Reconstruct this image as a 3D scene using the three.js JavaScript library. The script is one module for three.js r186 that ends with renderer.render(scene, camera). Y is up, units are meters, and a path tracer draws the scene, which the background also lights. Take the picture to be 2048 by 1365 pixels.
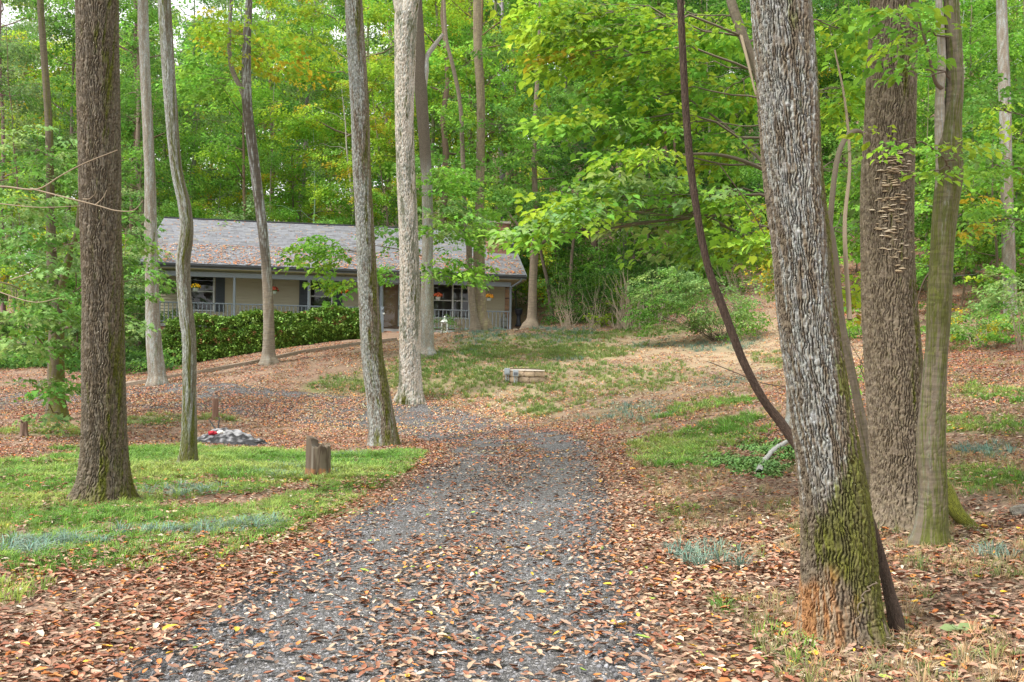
import * as THREE from 'three';
import { mergeGeometries } from 'three/addons/utils/BufferGeometryUtils.js';

// ---------------------------------------------------------------- camera, sky, sun, exposure
const F = 1850, CX = 1024, CY = 780, EYE = 1.5, ROLL = 0.014;      // photo pixels (2048 x 1365)
const scene = new THREE.Scene();
const camera = new THREE.PerspectiveCamera(2 * Math.atan(682.5 / F) * 180 / Math.PI, 2048 / 1365, 0.05, 600);
camera.position.set(0, EYE, 0);
camera.rotation.z = ROLL;
camera.setViewOffset(2048, 1365, 0, 682.5 - CY, 2048, 1365);
const renderer = new THREE.WebGLRenderer({ antialias: true });
renderer.toneMapping = THREE.LinearToneMapping;
renderer.toneMappingExposure = 2.4;
renderer.shadowMap.enabled = true;
const SUN = new THREE.Vector3(-0.5, 0.8, 0.3).normalize();
{
  const W = 128, Hh = 64, data = new Float32Array(W * Hh * 4);
  for (let j = 0; j < Hh; j++) for (let i = 0; i < W; i++) {
    const th = (j + 0.5) / Hh * Math.PI - Math.PI / 2, ph = ((i + 0.5) / W - 0.5) * 2 * Math.PI;
    const v = new THREE.Vector3(Math.cos(th) * Math.cos(ph), Math.sin(th), Math.cos(th) * Math.sin(ph));
    const up = Math.max(0, v.y), b = 0.62 + 0.2 * up + 0.5 * Math.pow(Math.max(0, v.dot(SUN)), 10);
    const k = (j * W + i) * 4;
    data[k] = b * 0.995; data[k + 1] = b * 1.0; data[k + 2] = b * 1.015; data[k + 3] = 1;
  }
  const t = new THREE.DataTexture(data, W, Hh, THREE.RGBAFormat, THREE.FloatType);
  t.mapping = THREE.EquirectangularReflectionMapping; t.magFilter = THREE.LinearFilter; t.needsUpdate = true;
  scene.background = t; scene.environment = t;
}
const sun = new THREE.DirectionalLight(new THREE.Color(1, 0.95, 0.88), 2.3);
sun.position.copy(SUN).multiplyScalar(90).add(new THREE.Vector3(0, 0, -25)); sun.target.position.set(0, 0, -25);
sun.castShadow = true; sun.shadow.radius = 20; sun.shadow.mapSize.set(4096, 4096);
Object.assign(sun.shadow.camera, { left: -60, right: 60, top: 60, bottom: -60, near: 1, far: 260 });
scene.add(sun, sun.target);

// ---------------------------------------------------------------- helpers
function rng(seed) { let s = seed * 2654435761 | 0; return () => { s = (s + 0x6d2b79f5) | 0; let t = Math.imul(s ^ (s >>> 15), 1 | s); t = (t + Math.imul(t ^ (t >>> 7), 61 | t)) ^ t; return ((t ^ (t >>> 14)) >>> 0) / 4294967296; }; }
const V = (x, y, z) => new THREE.Vector3(x, y, z);
const clamp = (x, a = 0, b = 1) => Math.min(b, Math.max(a, x)), lerp = (a, b, t) => a + (b - a) * t;
const smooth = (a, b, x) => { const t = clamp((x - a) / (b - a)); return t * t * (3 - 2 * t); };
function hash(i, j, k = 0) { let h = Math.imul(i, 374761393) + Math.imul(j, 668265263) + Math.imul(k, 2147483647 ^ 0x1b873593) | 0; h = Math.imul(h ^ (h >>> 13), 1274126177); return ((h ^ (h >>> 16)) >>> 0) / 4294967296; }
function noise(x, y, s = 0) { const i = Math.floor(x), j = Math.floor(y), u = x - i, v = y - j, a = u * u * (3 - 2 * u), b = v * v * (3 - 2 * v); return lerp(lerp(hash(i, j, s), hash(i + 1, j, s), a), lerp(hash(i, j + 1, s), hash(i + 1, j + 1, s), a), b); }
function fbm(x, y, s = 0, o = 4) { let f = 0, a = 0.5, n = 0; for (let k = 0; k < o; k++) { f += a * noise(x, y, s + k * 17); n += a; x = x * 2.03 + 3.1; y = y * 2.03 + 7.7; a *= 0.5; } return f / n; }
const CR = Math.cos(ROLL), SR = Math.sin(ROLL);
function P(x, y, d) { const a = (x - CX) / F * d, b = (CY - y) / F * d; return V(a * CR - b * SR, EYE + a * SR + b * CR, -d); }   // photo pixel + distance -> point
function proj(p) { const d = -p.z, wx = p.x / d, wy = (p.y - EYE) / d; return [CX + F * (wx * CR + wy * SR), CY - F * (-wx * SR + wy * CR)]; }
const used = new Map();
function numbered(n) { const k = used.get(n) || 0; used.set(n, k + 1); return k ? n + '_' + String(k).padStart(3, '0') : n; }
function tag(o, label, category, group, kind) { if (label) o.userData.label = label; if (category) o.userData.category = category; if (group) o.userData.group = group; if (kind) o.userData.kind = kind; return o; }
function thing(name, label, category, p, group) { const o = new THREE.Group(); o.name = numbered(name); o.position.copy(p); scene.add(o); return tag(o, label, category, group); }
function part(parent, name, geo, mat) { const m = new THREE.Mesh(geo, mat); m.name = name; parent.add(m); return m; }
function structure(name, geo, mat, label, category) { const m = new THREE.Mesh(geo, mat); m.name = name; scene.add(m); return tag(m, label, category, null, 'structure'); }
function box(w, h, d, x = 0, y = 0, z = 0) { const g = new THREE.BoxGeometry(w, h, d); g.translate(x, y, z); return g; }
function bevel(w, h, d, b = 0.006) { const s = new THREE.Shape(); s.moveTo(-w / 2 + b, -h / 2 + b); s.lineTo(w / 2 - b, -h / 2 + b); s.lineTo(w / 2 - b, h / 2 - b); s.lineTo(-w / 2 + b, h / 2 - b); s.closePath(); const g = new THREE.ExtrudeGeometry(s, { depth: Math.max(0.001, d - 2 * b), bevelEnabled: true, bevelThickness: b, bevelSize: b, bevelSegments: 1, curveSegments: 1 }); g.translate(0, 0, -d / 2 + b); return g; }
function at(g, x, y, z) { g.translate(x, y, z); return g; }
function geoFrom(pos, idx, col, uv) { const g = new THREE.BufferGeometry(); g.setAttribute('position', new THREE.Float32BufferAttribute(pos, 3)); if (col) g.setAttribute('color', new THREE.Float32BufferAttribute(col, 3)); if (uv) g.setAttribute('uv', new THREE.Float32BufferAttribute(uv, 2)); g.setIndex(idx); g.computeVertexNormals(); return g; }
function paint(g, c) { const n = g.attributes.position.count, a = new Float32Array(n * 3); for (let i = 0; i < n; i++) a.set(c, i * 3); g.setAttribute('color', new THREE.BufferAttribute(a, 3)); return g; }
function dataTex(w, h, fn, srgb = false) { const a = new Uint8Array(w * h * 4); for (let j = 0; j < h; j++) for (let i = 0; i < w; i++) { const c = fn(i, j), k = (j * w + i) * 4; a[k] = clamp(c[0]) * 255; a[k + 1] = clamp(c[1]) * 255; a[k + 2] = clamp(c[2]) * 255; a[k + 3] = 255; } const t = new THREE.DataTexture(a, w, h); t.wrapS = t.wrapT = THREE.RepeatWrapping; t.magFilter = THREE.LinearFilter; t.minFilter = THREE.LinearFilter; if (srgb) t.colorSpace = THREE.SRGBColorSpace; t.needsUpdate = true; return t; }
function std(o) { return new THREE.MeshStandardMaterial({ roughness: 0.9, ...o }); }
const rgb = (r, g, b) => new THREE.Color().setRGB(r, g, b);
function tube(pts, radii, seg = 6, tint) {                      // tapered tube through points
  const n = pts.length, pos = [], idx = [], col = [], uv = []; let L = 0;
  const T = V(0, 0, 0), A = V(0, 0, 0), B = V(0, 0, 0), ref = Math.abs(pts[n - 1].y - pts[0].y) > 0.6 * pts[0].distanceTo(pts[n - 1]) ? V(0, 0, 1) : V(0.1, 1, 0.05);
  for (let i = 0; i < n; i++) {
    T.copy(pts[Math.min(n - 1, i + 1)]).sub(pts[Math.max(0, i - 1)]).normalize();
    A.crossVectors(ref, T).normalize(); B.crossVectors(T, A);
    if (i) L += pts[i].distanceTo(pts[i - 1]);
    for (let k = 0; k <= seg; k++) { const a = k / seg * Math.PI * 2, c = Math.cos(a) * radii[i], s = Math.sin(a) * radii[i]; pos.push(pts[i].x + A.x * c + B.x * s, pts[i].y + A.y * c + B.y * s, pts[i].z + A.z * c + B.z * s); uv.push(k / seg, L); if (tint) col.push(...tint); }
  }
  const w = seg + 1;
  for (let i = 0; i < n - 1; i++) for (let k = 0; k < seg; k++) { const a = i * w + k; idx.push(a, a + 1, a + w, a + 1, a + w + 1, a + w); }
  const cp = pos.length / 3; pos.push(pts[n - 1].x, pts[n - 1].y, pts[n - 1].z); uv.push(0, L); if (tint) col.push(...tint);
  for (let k = 0; k < seg; k++) idx.push((n - 1) * w + k, (n - 1) * w + k + 1, cp);
  return geoFrom(pos, idx, tint ? col : null, uv);
}
function curve(pts, n) { return new THREE.CatmullRomCurve3(pts, false, 'centripetal').getPoints(n); }
function wiggle(a, b, n, amp, R, sag = 0) { const out = []; for (let i = 0; i <= n; i++) { const t = i / n, p = a.clone().lerp(b, t), k = Math.sin(Math.PI * t); p.x += (R() - 0.5) * amp * k; p.y += (R() - 0.5) * amp * k + sag * k; p.z += (R() - 0.5) * amp * k; out.push(p); } return out; }

// ---------------------------------------------------------------- terrain: thin-plate surface through points read off the photograph
const CTRL = [
  [-3, 0, 0], [0, 0, 0], [3, 0, 0.1], [-7, 2, 0.02], [7, 2, 0.5], [-12, 6, 0], [-1.8, 5, 0], [0, 5, 0.02], [3.2, 5, 0.16], [5, 6, 0.42], [8, 8, 0.95], [-4, 7, 0.02], [0, 9, 0.04], [-3, 9.5, 0.04], [12, 4, 1.4], [-20, 12, 0.1], [-30, 0, 0], [30, 0, 3.5],
  ...[[1690, 1272, 5.4], [1810, 1052, 9], [1868, 1093, 8.1], [205, 1008, 11.5], [376, 936, 16], [635, 955, 14.5], [768, 892, 21], [440, 880, 21.5], [430, 840, 24], [47, 875, 21], [113, 842, 24], [1000, 842, 25], [600, 824, 26], [200, 800, 28], [0, 792, 29], [820, 802, 26.5], [1050, 767, 28], [853, 709, 32], [537, 727, 31], [312, 767, 28.5], [400, 748, 30], [700, 697, 34], [790, 682, 36.5], [1020, 668, 41.5], [955, 656, 37.2], [900, 668, 37.5], [1065, 654, 41], [1250, 664, 38.5], [1150, 735, 31], [1400, 692, 33.5], [1300, 800, 24.5], [1300, 900, 17.5], [1000, 900, 18.5], [1000, 1000, 12.2], [1560, 645, 36], [1550, 800, 20], [1950, 722, 24], [1950, 655, 29], [1950, 900, 13], [2010, 1060, 8.6], [1500, 950, 12.2], [1350, 1100, 8.2], [100, 738, 34], [0, 748, 33], [2040, 560, 36], [1300, 560, 45], [1150, 620, 44], [250, 752, 35], [700, 640, 45]].map(([x, y, d]) => { const p = P(x, y, d); return [p.x, d, p.y]; }),
  [-14, 50, 3.0], [-6, 54, 5.2], [4, 54, 8.2], [-30, 45, 2.0], [-40, 30, 1.0], [-45, 80, 7], [-20, 80, 9], [0, 80, 16], [22, 80, 24], [45, 70, 26], [30, 40, 11], [38, 25, 9], [0, 130, 36], [-50, 130, 20], [55, 130, 46], [60, 30, 16], [-70, 60, 4],
];
const TPS = (() => {
  const n = CTRL.length, N = n + 3, M = [], k = (dx, dz) => { const r2 = dx * dx + dz * dz; return r2 > 1e-9 ? r2 * Math.log(r2) : 0; };
  for (let i = 0; i < n; i++) { const row = new Float64Array(N + 1); for (let j = 0; j < n; j++) row[j] = k(CTRL[i][0] - CTRL[j][0], CTRL[i][1] - CTRL[j][1]); row[i] += 3; row[n] = 1; row[n + 1] = CTRL[i][0]; row[n + 2] = CTRL[i][1]; row[N] = CTRL[i][2]; M.push(row); }
  for (let e = 0; e < 3; e++) { const row = new Float64Array(N + 1); for (let j = 0; j < n; j++) row[j] = e ? CTRL[j][e - 1] : 1; M.push(row); }
  for (let c = 0; c < N; c++) { let p = c; for (let r = c + 1; r < N; r++) if (Math.abs(M[r][c]) > Math.abs(M[p][c])) p = r;[M[c], M[p]] = [M[p], M[c]]; for (let r = 0; r < N; r++) if (r !== c && M[r][c]) { const f = M[r][c] / M[c][c]; for (let q = c; q <= N; q++) M[r][q] -= f * M[c][q]; } }
  const w = M.map((r, i) => r[N] / r[i]);
  return (x, d) => { let s = w[n] + w[n + 1] * x + w[n + 2] * d; for (let j = 0; j < n; j++) s += w[j] * k(x - CTRL[j][0], d - CTRL[j][1]); return s; };
})();
// the drive's centre line (x, distance)
const DRIVE = new THREE.CatmullRomCurve3([[-0.75, -6], [-0.7, 0], [-0.62, 4], [-0.5, 8], [-0.25, 12], [0.05, 16], [0.1, 19.2], [-0.45, 22.2], [-2.3, 24.6], [-5.6, 26], [-10, 27], [-14, 27.8], [-20, 29], [-30, 31]].map(([x, d]) => V(x, 0, d)), false, 'centripetal').getPoints(220);
function driveDist(x, d) { let b = 1e9, s = 0; for (let i = 0; i < DRIVE.length; i += 2) { const dx = x - DRIVE[i].x, dz = d - DRIVE[i].z, q = dx * dx + dz * dz; if (q < b) { b = q; s = dx * 1 + dz * 0; } } return [Math.sqrt(b), s]; }
// height grid for quick look-ups
const GX0 = -62, GX1 = 62, GD0 = -7, GD1 = 135, GXN = 311, GDN = 356, GRID = new Float32Array(GXN * GDN);
for (let j = 0; j < GDN; j++) for (let i = 0; i < GXN; i++) GRID[j * GXN + i] = TPS(lerp(GX0, GX1, i / (GXN - 1)), lerp(GD0, GD1, j / (GDN - 1)));
function H0(x, d) { const u = clamp((x - GX0) / (GX1 - GX0)) * (GXN - 1.001), v = clamp((d - GD0) / (GD1 - GD0)) * (GDN - 1.001), i = Math.floor(u), j = Math.floor(v), a = u - i, b = v - j, k = j * GXN + i; return lerp(lerp(GRID[k], GRID[k + 1], a), lerp(GRID[k + GXN], GRID[k + GXN + 1], a), b); }
function H(x, d) { const [q] = driveDist(x, d); return H0(x, d) + (fbm(x * 0.9, d * 0.9, 5, 3) - 0.5) * 0.12 * smooth(1.4, 3, q) + (fbm(x * 4, d * 4, 9, 2) - 0.5) * 0.03 * smooth(1.5, 2.2, q); }
function G(x, d) { return V(x, H(x, d), -d); }
function normalAt(x, d) { const e = 0.15; return V(-(H0(x + e, d) - H0(x - e, d)) / (2 * e), 1, (H0(x, d + e) - H0(x, d - e)) / (2 * e)).normalize(); }
function ground(x, y) { let lo = 1.5; for (let d = 1.6; d < 130; d *= 1.012) { const p = P(x, y, d); if (p.y <= H0(p.x, d)) { let a = lo, b = d; for (let k = 0; k < 24; k++) { const m = (a + b) / 2, q = P(x, y, m); if (q.y <= H0(q.x, m)) b = m; else a = m; } const q = P(x, y, b); return V(q.x, H(q.x, b), -b); } lo = d; } return null; }

// patches of ground cover as ellipses on the ground: [photo x, y, half width, half height, kind, strength]
const PATCH = [
  [180, 948, 330, 50, 'g', 1], [520, 936, 260, 36, 'g', 1], [745, 940, 75, 38, 'g', 1.2], [620, 1010, 110, 22, 'g', 0.9], [440, 1040, 190, 30, 'g', 0.6], [120, 1030, 150, 25, 'g', 0.5], [130, 1120, 160, 28, 'g', 0.55], [560, 1062, 70, 14, 'g', 0.6], [330, 908, 200, 12, 'g', 0.8], [40, 1180, 60, 20, 'g', 0.5], [300, 1085, 330, 45, 'g', 0.42],
  [330, 838, 80, 10, 'g', 0.8], [440, 835, 60, 8, 'g', 0.7], [130, 862, 110, 12, 'g', 0.7], [640, 808, 60, 5, 'g', 0.5], [720, 850, 50, 8, 'g', 0.5],
  [90, 1098, 130, 18, 'b', 1], [330, 1075, 130, 10, 'b', 0.6], [440, 1060, 90, 10, 'b', 0.6], [590, 945, 70, 12, 'b', 0.9], [350, 986, 80, 8, 'b', 0.7], [520, 1055, 50, 8, 'b', 0.6], [690, 915, 40, 12, 'b', 0.6],
  [1340, 910, 85, 30, 'g', 1.1], [1440, 875, 110, 22, 'g', 0.9], [1480, 840, 70, 14, 'g', 0.7], [1270, 828, 120, 22, 'b', 0.7], [1400, 815, 130, 16, 'g', 0.55], [1450, 765, 90, 9, 'b', 0.6], [1560, 900, 60, 25, 'i', 0.8], [1480, 930, 60, 25, 'i', 0.9],
  [1410, 1120, 75, 28, 'b', 0.75], [1365, 1022, 28, 10, 'g', 0.9], [1440, 1215, 35, 14, 'g', 0.5], [1950, 965, 110, 35, 'g', 0.7], [1990, 905, 90, 22, 'b', 0.8], [1960, 850, 110, 25, 'g', 0.6], [1990, 790, 90, 25, 'g', 0.4], [2000, 960, 40, 20, 'g', 0.9], [1990, 1110, 60, 25, 'b', 0.3], [1570, 1290, 40, 16, 'g', 0.4],
  [690, 780, 70, 26, 'g', 0.7], [740, 800, 60, 10, 'g', 0.6], [910, 745, 110, 20, 'g', 0.5], [880, 790, 60, 12, 'g', 0.4], [1180, 705, 90, 12, 'g', 0.9], [1140, 722, 30, 8, 'b', 0.8], [1300, 690, 60, 8, 'b', 0.7], [1250, 670, 200, 8, 'g', 0.9], [1100, 676, 90, 6, 'b', 0.8], [1450, 690, 100, 12, 'b', 0.8], [1560, 720, 70, 20, 'g', 0.6], [1180, 790, 120, 14, 'g', 0.3], [1100, 740, 90, 12, 'g', 0.35], [1320, 750, 120, 12, 'g', 0.25], [1080, 828, 40, 8, 'g', 0.7], [1000, 705, 120, 14, 'g', 0.45], [560, 790, 80, 8, 'g', 0.4], [1150, 762, 270, 45, 'g', 0.3], [900, 745, 160, 45, 'g', 0.4], [1100, 690, 180, 20, 'g', 0.5], [285, 780, 45, 9, 'b', 0.9], [960, 660, 40, 10, 'b', 1], [1130, 662, 60, 8, 'b', 1], [860, 712, 25, 6, 'b', 1], [1900, 690, 120, 20, 'g', 0.2], [60, 770, 60, 8, 'b', 0.5],
].map(([x, y, rx, ry, t, s]) => { const c = ground(x, y), l = ground(x - rx, y), r = ground(x + rx, y), u = ground(x, y - ry), b = ground(x, y + ry); if (!c || !b) return null; const du = u ? Math.abs(u.z - c.z) : 3, db = Math.abs(b.z - c.z); return { x: c.x, d: -c.z, rx: l && r ? Math.abs(r.x - l.x) / 2 : rx * -c.z / F, rd: clamp((du + db) / 2, 0.25, 7), t, s }; }).filter(Boolean);
function cover(x, d) {
  const w = { g: 0, b: 0, i: 0 };
  for (const p of PATCH) { const a = (x - p.x) / p.rx, b = (d - p.d) / p.rd, q = a * a + b * b; if (q < 2.2) w[p.t] = Math.max(w[p.t], p.s * (1 - smooth(0.3, 1.7, q + (fbm(x * 1.3, d * 1.3, 31, 3) - 0.5) * 2.2)) * (0.45 + 0.55 * smooth(0.38, 0.56, fbm(x * 2.6, d * 2.6, 37, 3)))); }
  return w;
}
function litter(x, d) {                                        // how thickly leaves lie
  const [q, s] = driveDist(x, d), n = fbm(x * 0.8, d * 0.8, 77, 3), w = cover(x, d);
  if (q < 2.3) { const tr = Math.exp(-Math.pow((Math.abs(s) - 0.72) / 0.42, 2)); let k = d < 21.5 ? lerp(0.5, 0.18, tr) : lerp(0.5, 1.1, smooth(2.5, 5, -x)); k = lerp(k, 1.25, smooth(1.2, 1.75, q)); return k * (0.3 + 1.4 * n); }
  let k = 0.85 + (n - 0.5) * 1.2; if (d > 22) k *= 0.8;
  if (d > 23 && x > -5 && x < 9) k *= 0.7;
  return clamp(k * (1 - 0.72 * clamp(w.g)) * (1 - 0.5 * clamp(w.b)), 0.08, 1.4);
}

// ground sheet
const matGround = (() => {
  const t = dataTex(512, 512, (i, j) => { const a = (x, y, s) => { const u = i / 512, v = j / 512; const f = (p, q) => noise(p, q, s); const X = u * x, Y = v * y; const bx = smooth(0.85, 1, u), by = smooth(0.85, 1, v); return lerp(lerp(f(X, Y), f(X - x, Y), bx), lerp(f(X, Y - y), f(X - x, Y - y), bx), by); }; const h = 0.4 * a(120, 120, 3) + 0.35 * a(52, 52, 4) + 0.25 * a(14, 14, 5), c = 0.5 + 0.75 * h; return [c, c * lerp(0.94, 1.02, a(30, 30, 8)), c * lerp(0.86, 1.02, a(22, 22, 9))]; });
  return std({ vertexColors: true, map: t, bumpMap: t, bumpScale: 0.03, roughness: 1 });
})();
{
  const nx = 300, nd = 380, pos = [], col = [], uv = [], idx = [], sh = Math.sinh(2.9);
  for (let j = 0; j < nd; j++) for (let i = 0; i < nx; i++) {
    const x = 62 * Math.sinh(2.9 * (2 * i / (nx - 1) - 1)) / sh, d = -7 + 141 * (Math.exp(2.4 * j / (nd - 1)) - 1) / (Math.exp(2.4) - 1);
    const [q] = driveDist(x, d), w = cover(x, d), n = fbm(x * 0.5, d * 0.5, 41), n2 = fbm(x * 2.2, d * 2.2, 43);
    pos.push(x, H(x, d) - 0.03 * (1 - smooth(1.0, 1.5, q)), -d); uv.push(x / 1.7, d / 1.7);
    let c = [lerp(0.22, 0.31, n), lerp(0.145, 0.21, n), lerp(0.1, 0.15, n)];
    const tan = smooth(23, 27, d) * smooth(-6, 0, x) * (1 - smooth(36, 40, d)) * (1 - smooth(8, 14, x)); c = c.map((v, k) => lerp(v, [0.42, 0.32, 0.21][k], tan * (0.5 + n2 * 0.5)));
    const g = clamp(w.g), b = clamp(w.b + w.i * 0.6); c = c.map((v, k) => lerp(v, [0.15, 0.24, 0.05][k], g * 0.75)); c = c.map((v, k) => lerp(v, [0.12, 0.17, 0.085][k], b * 0.7));
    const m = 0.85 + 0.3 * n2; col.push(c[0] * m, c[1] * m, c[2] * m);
  }
  for (let j = 0; j < nd - 1; j++) for (let i = 0; i < nx - 1; i++) { const a = j * nx + i; idx.push(a, a + 1, a + nx, a + 1, a + nx + 1, a + nx); }
  structure('ground', geoFrom(pos, idx, col, uv), matGround, 'leaf strewn woodland ground and lawn rising to the house', 'ground');
}
// gravel drive
const matDrive = (() => {
  const N = 1024, cells = 84, Hh = new Float32Array(N * N), T = new Float32Array(N * N);
  for (let j = 0; j < N; j++) for (let i = 0; i < N; i++) { const u = i / N * cells, v = j / N * cells, ci = Math.floor(u), cj = Math.floor(v); let f1 = 9, f2 = 9, id = 0; for (let b = -1; b < 2; b++) for (let a = -1; a < 2; a++) { const ii = (ci + a + cells) % cells, jj = (cj + b + cells) % cells, dx = ci + a + hash(ii, jj, 1) - u, dy = cj + b + hash(ii, jj, 2) - v, q = dx * dx + dy * dy; if (q < f1) { f2 = f1; f1 = q; id = hash(ii, jj, 3); } else if (q < f2) f2 = q; } Hh[j * N + i] = clamp((Math.sqrt(f2) - Math.sqrt(f1)) * 2.2) * (0.4 + 0.6 * id); T[j * N + i] = id; }
  const map = dataTex(N, N, (i, j) => { const id = T[j * N + i], v = 0.12 + 0.45 * id * id + 0.35 * (id > 0.9 ? 1 : 0) + 0.06 * hash(i, j, 8); return [v * 1.02, v * 1.0, v * 0.99]; });
  const bump = dataTex(N, N, (i, j) => { const v = Hh[j * N + i]; return [v, v, v]; });
  return std({ map, bumpMap: bump, bumpScale: 0.02, color: rgb(0.52, 0.51, 0.5), vertexColors: true, roughness: 0.9 });
})();
{
  const pos = [], uv = [], col = [], idx = [], nc = 22; let L = 0;
  const pts = new THREE.CatmullRomCurve3(DRIVE.filter((_, i) => i % 4 === 0), false, 'centripetal').getPoints(420), n = pts.length;
  for (let i = 0; i < n; i++) {
    const p = pts[i], q = pts[Math.min(n - 1, i + 1)], r = pts[Math.max(0, i - 1)], tx = q.x - r.x, td = q.z - r.z, l = Math.hypot(tx, td); if (i) L += p.distanceTo(pts[i - 1]);
    for (let k = 0; k <= nc; k++) { const s = k / nc * 2 - 1, hw = 1.62 + 0.22 * (noise(L * 0.9, s > 0 ? 5 : 9, 3) - 0.5), o = s * hw, x = p.x + td / l * o, d = p.z - tx / l * o; pos.push(x, H(x, d) + 0.032 * (1 - Math.pow(Math.abs(s), 6) * 1.9) + (fbm(x * 2, d * 2, 19) - 0.5) * 0.02, -d); uv.push(o / 1.35, L / 1.35); const m = 0.75 + 0.5 * fbm(x * 1.1, d * 1.1, 13); col.push(m, m, m * 1.02); }
  }
  const w = nc + 1; for (let i = 0; i < n - 1; i++) for (let k = 0; k < nc; k++) { const a = i * w + k; idx.push(a, a + 1, a + w, a + 1, a + w + 1, a + w); }
  structure('driveway', geoFrom(pos, idx, col, uv), matDrive, 'grey gravel driveway bending left below the house', 'driveway');
}

// ---------------------------------------------------------------- bark
function pn(x, y, px, py, s) { const i = Math.floor(x), j = Math.floor(y), u = x - i, v = y - j, a = u * u * (3 - 2 * u), b = v * v * (3 - 2 * v), i0 = i % px, i1 = (i + 1) % px, j0 = j % py, j1 = (j + 1) % py; return lerp(lerp(hash(i0, j0, s), hash(i1, j0, s), a), lerp(hash(i0, j1, s), hash(i1, j1, s), a), b); }
function barkTile(n, breaks, seed, sharp) {                      // braided vertical ridges, cracked across here and there
  const W = 512, Hh = 1024, h = new Float32Array(W * Hh), id = new Float32Array(W * Hh);
  const line = (k, v, m, s) => { const y = v * m, j = Math.floor(y), t = y - j, e = t * t * (3 - 2 * t), q = ((k % n) + n) % n; return lerp(hash(q, j % m, s), hash(q, (j + 1) % m, s), e); };
  for (let j = 0; j < Hh; j++) for (let i = 0; i < W; i++) {
    const a = i / W * Math.PI * 2, b = j / Hh * Math.PI * 2, v = j / Hh;
    const u = i / W, p = u * n + 2.0 * (pn(u * 5, v * 4, 5, 4, seed) - 0.5) + 1.3 * (pn(u * 9, v * 11, 9, 11, seed + 6) - 0.5) + 0.7 * (pn(u * 16, v * 27, 16, 27, seed + 7) - 0.5) + 0.35 * (pn(u * 30, v * 70, 30, 70, seed + 8) - 0.5);
    const pid = Math.floor(p), fr = p - pid, s = 1 - Math.abs(2 * fr - 1), fid = Math.round(p), D = smooth(0.22, 0.5, line(fid, v, breaks, seed + 1)), wq = ((pid % n) + n) % n, c = v * breaks + hash(wq, 5, seed), ci = ((Math.floor(c) % breaks) + breaks) % breaks, cf = Math.abs(c - Math.floor(c) - 0.5);
    const crack = hash(wq, ci, seed + 3) > 0.35 ? 1 - smooth(0, 0.05, cf + 0.05 * (fr - 0.5)) : 0, plate = hash(wq, ci + (c - Math.floor(c) > 0.5 ? 50 : 0), seed + 2);
    h[j * W + i] = lerp(1, smooth(0.04, 0.6, s * sharp), 0.25 + 0.75 * D) * (1 - 0.55 * crack) * (0.78 + 0.22 * plate) * 0.82 + 0.12 * noise(i * 0.3, j * 0.05, seed + 4) + 0.06 * hash(i >> 1, j >> 2, seed + 5); id[j * W + i] = plate;
  }
  const map = dataTex(W, Hh, (i, j) => { const k = j * W + i, v = 0.6 + 0.3 * id[k] + 0.22 * (hash(i, j >> 2, seed + 7) - 0.5); return [v, v * (0.96 + 0.05 * hash(Math.floor(id[k] * 999), 1)), v * (0.9 + 0.1 * hash(Math.floor(id[k] * 999), 2))]; });
  const bump = dataTex(W, Hh, (i, j) => { const v = h[j * W + i]; return [v, v, v]; });
  const at = (u, v) => { const x = ((u % 1) + 1) % 1 * W, y = ((v % 1) + 1) % 1 * Hh, i = Math.floor(x) % W, j = Math.floor(y) % Hh, i2 = (i + 1) % W, j2 = (j + 1) % Hh, a = x - Math.floor(x), b = y - Math.floor(y); return lerp(lerp(h[j * W + i], h[j * W + i2], a), lerp(h[j2 * W + i], h[j2 * W + i2], a), b); };
  return { at, map, bump };
}
const BARK = { furrow: barkTile(22, 18, 11, 1), fine: barkTile(28, 26, 23, 1), smoothish: barkTile(9, 20, 37, 1.6) };
const barkMat = {};
for (const [k, s, r] of [['furrow', 0.012, 0.95], ['fine', 0.007, 0.95], ['smoothish', 0.002, 0.9]]) { barkMat[k] = std({ vertexColors: true, map: BARK[k].map, bumpMap: BARK[k].bump, bumpScale: s, roughness: r }); barkMat[k + '_deep'] = std({ vertexColors: true, map: BARK[k].map, bumpMap: BARK[k].bump, bumpScale: s * 0.7, roughness: r }); }
const matTwig = std({ color: rgb(0.13, 0.1, 0.07), roughness: 0.95 }), matPaleTwig = std({ color: rgb(0.34, 0.27, 0.19), roughness: 0.95 });
const mixc = (a, b, t) => [lerp(a[0], b[0], t), lerp(a[1], b[1], t), lerp(a[2], b[2], t)];
const C = { brown: [0.2, 0.15, 0.105], dark: [0.13, 0.1, 0.075], greybrown: [0.27, 0.225, 0.17], pale: [0.5, 0.46, 0.4], lichen: [0.5, 0.54, 0.5], blue: [0.42, 0.47, 0.5], moss: [0.08, 0.083, 0.006], mossbright: [0.15, 0.17, 0.01], orange: [0.42, 0.17, 0.04], tan: [0.42, 0.33, 0.23], red: [0.28, 0.13, 0.07] };
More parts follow.
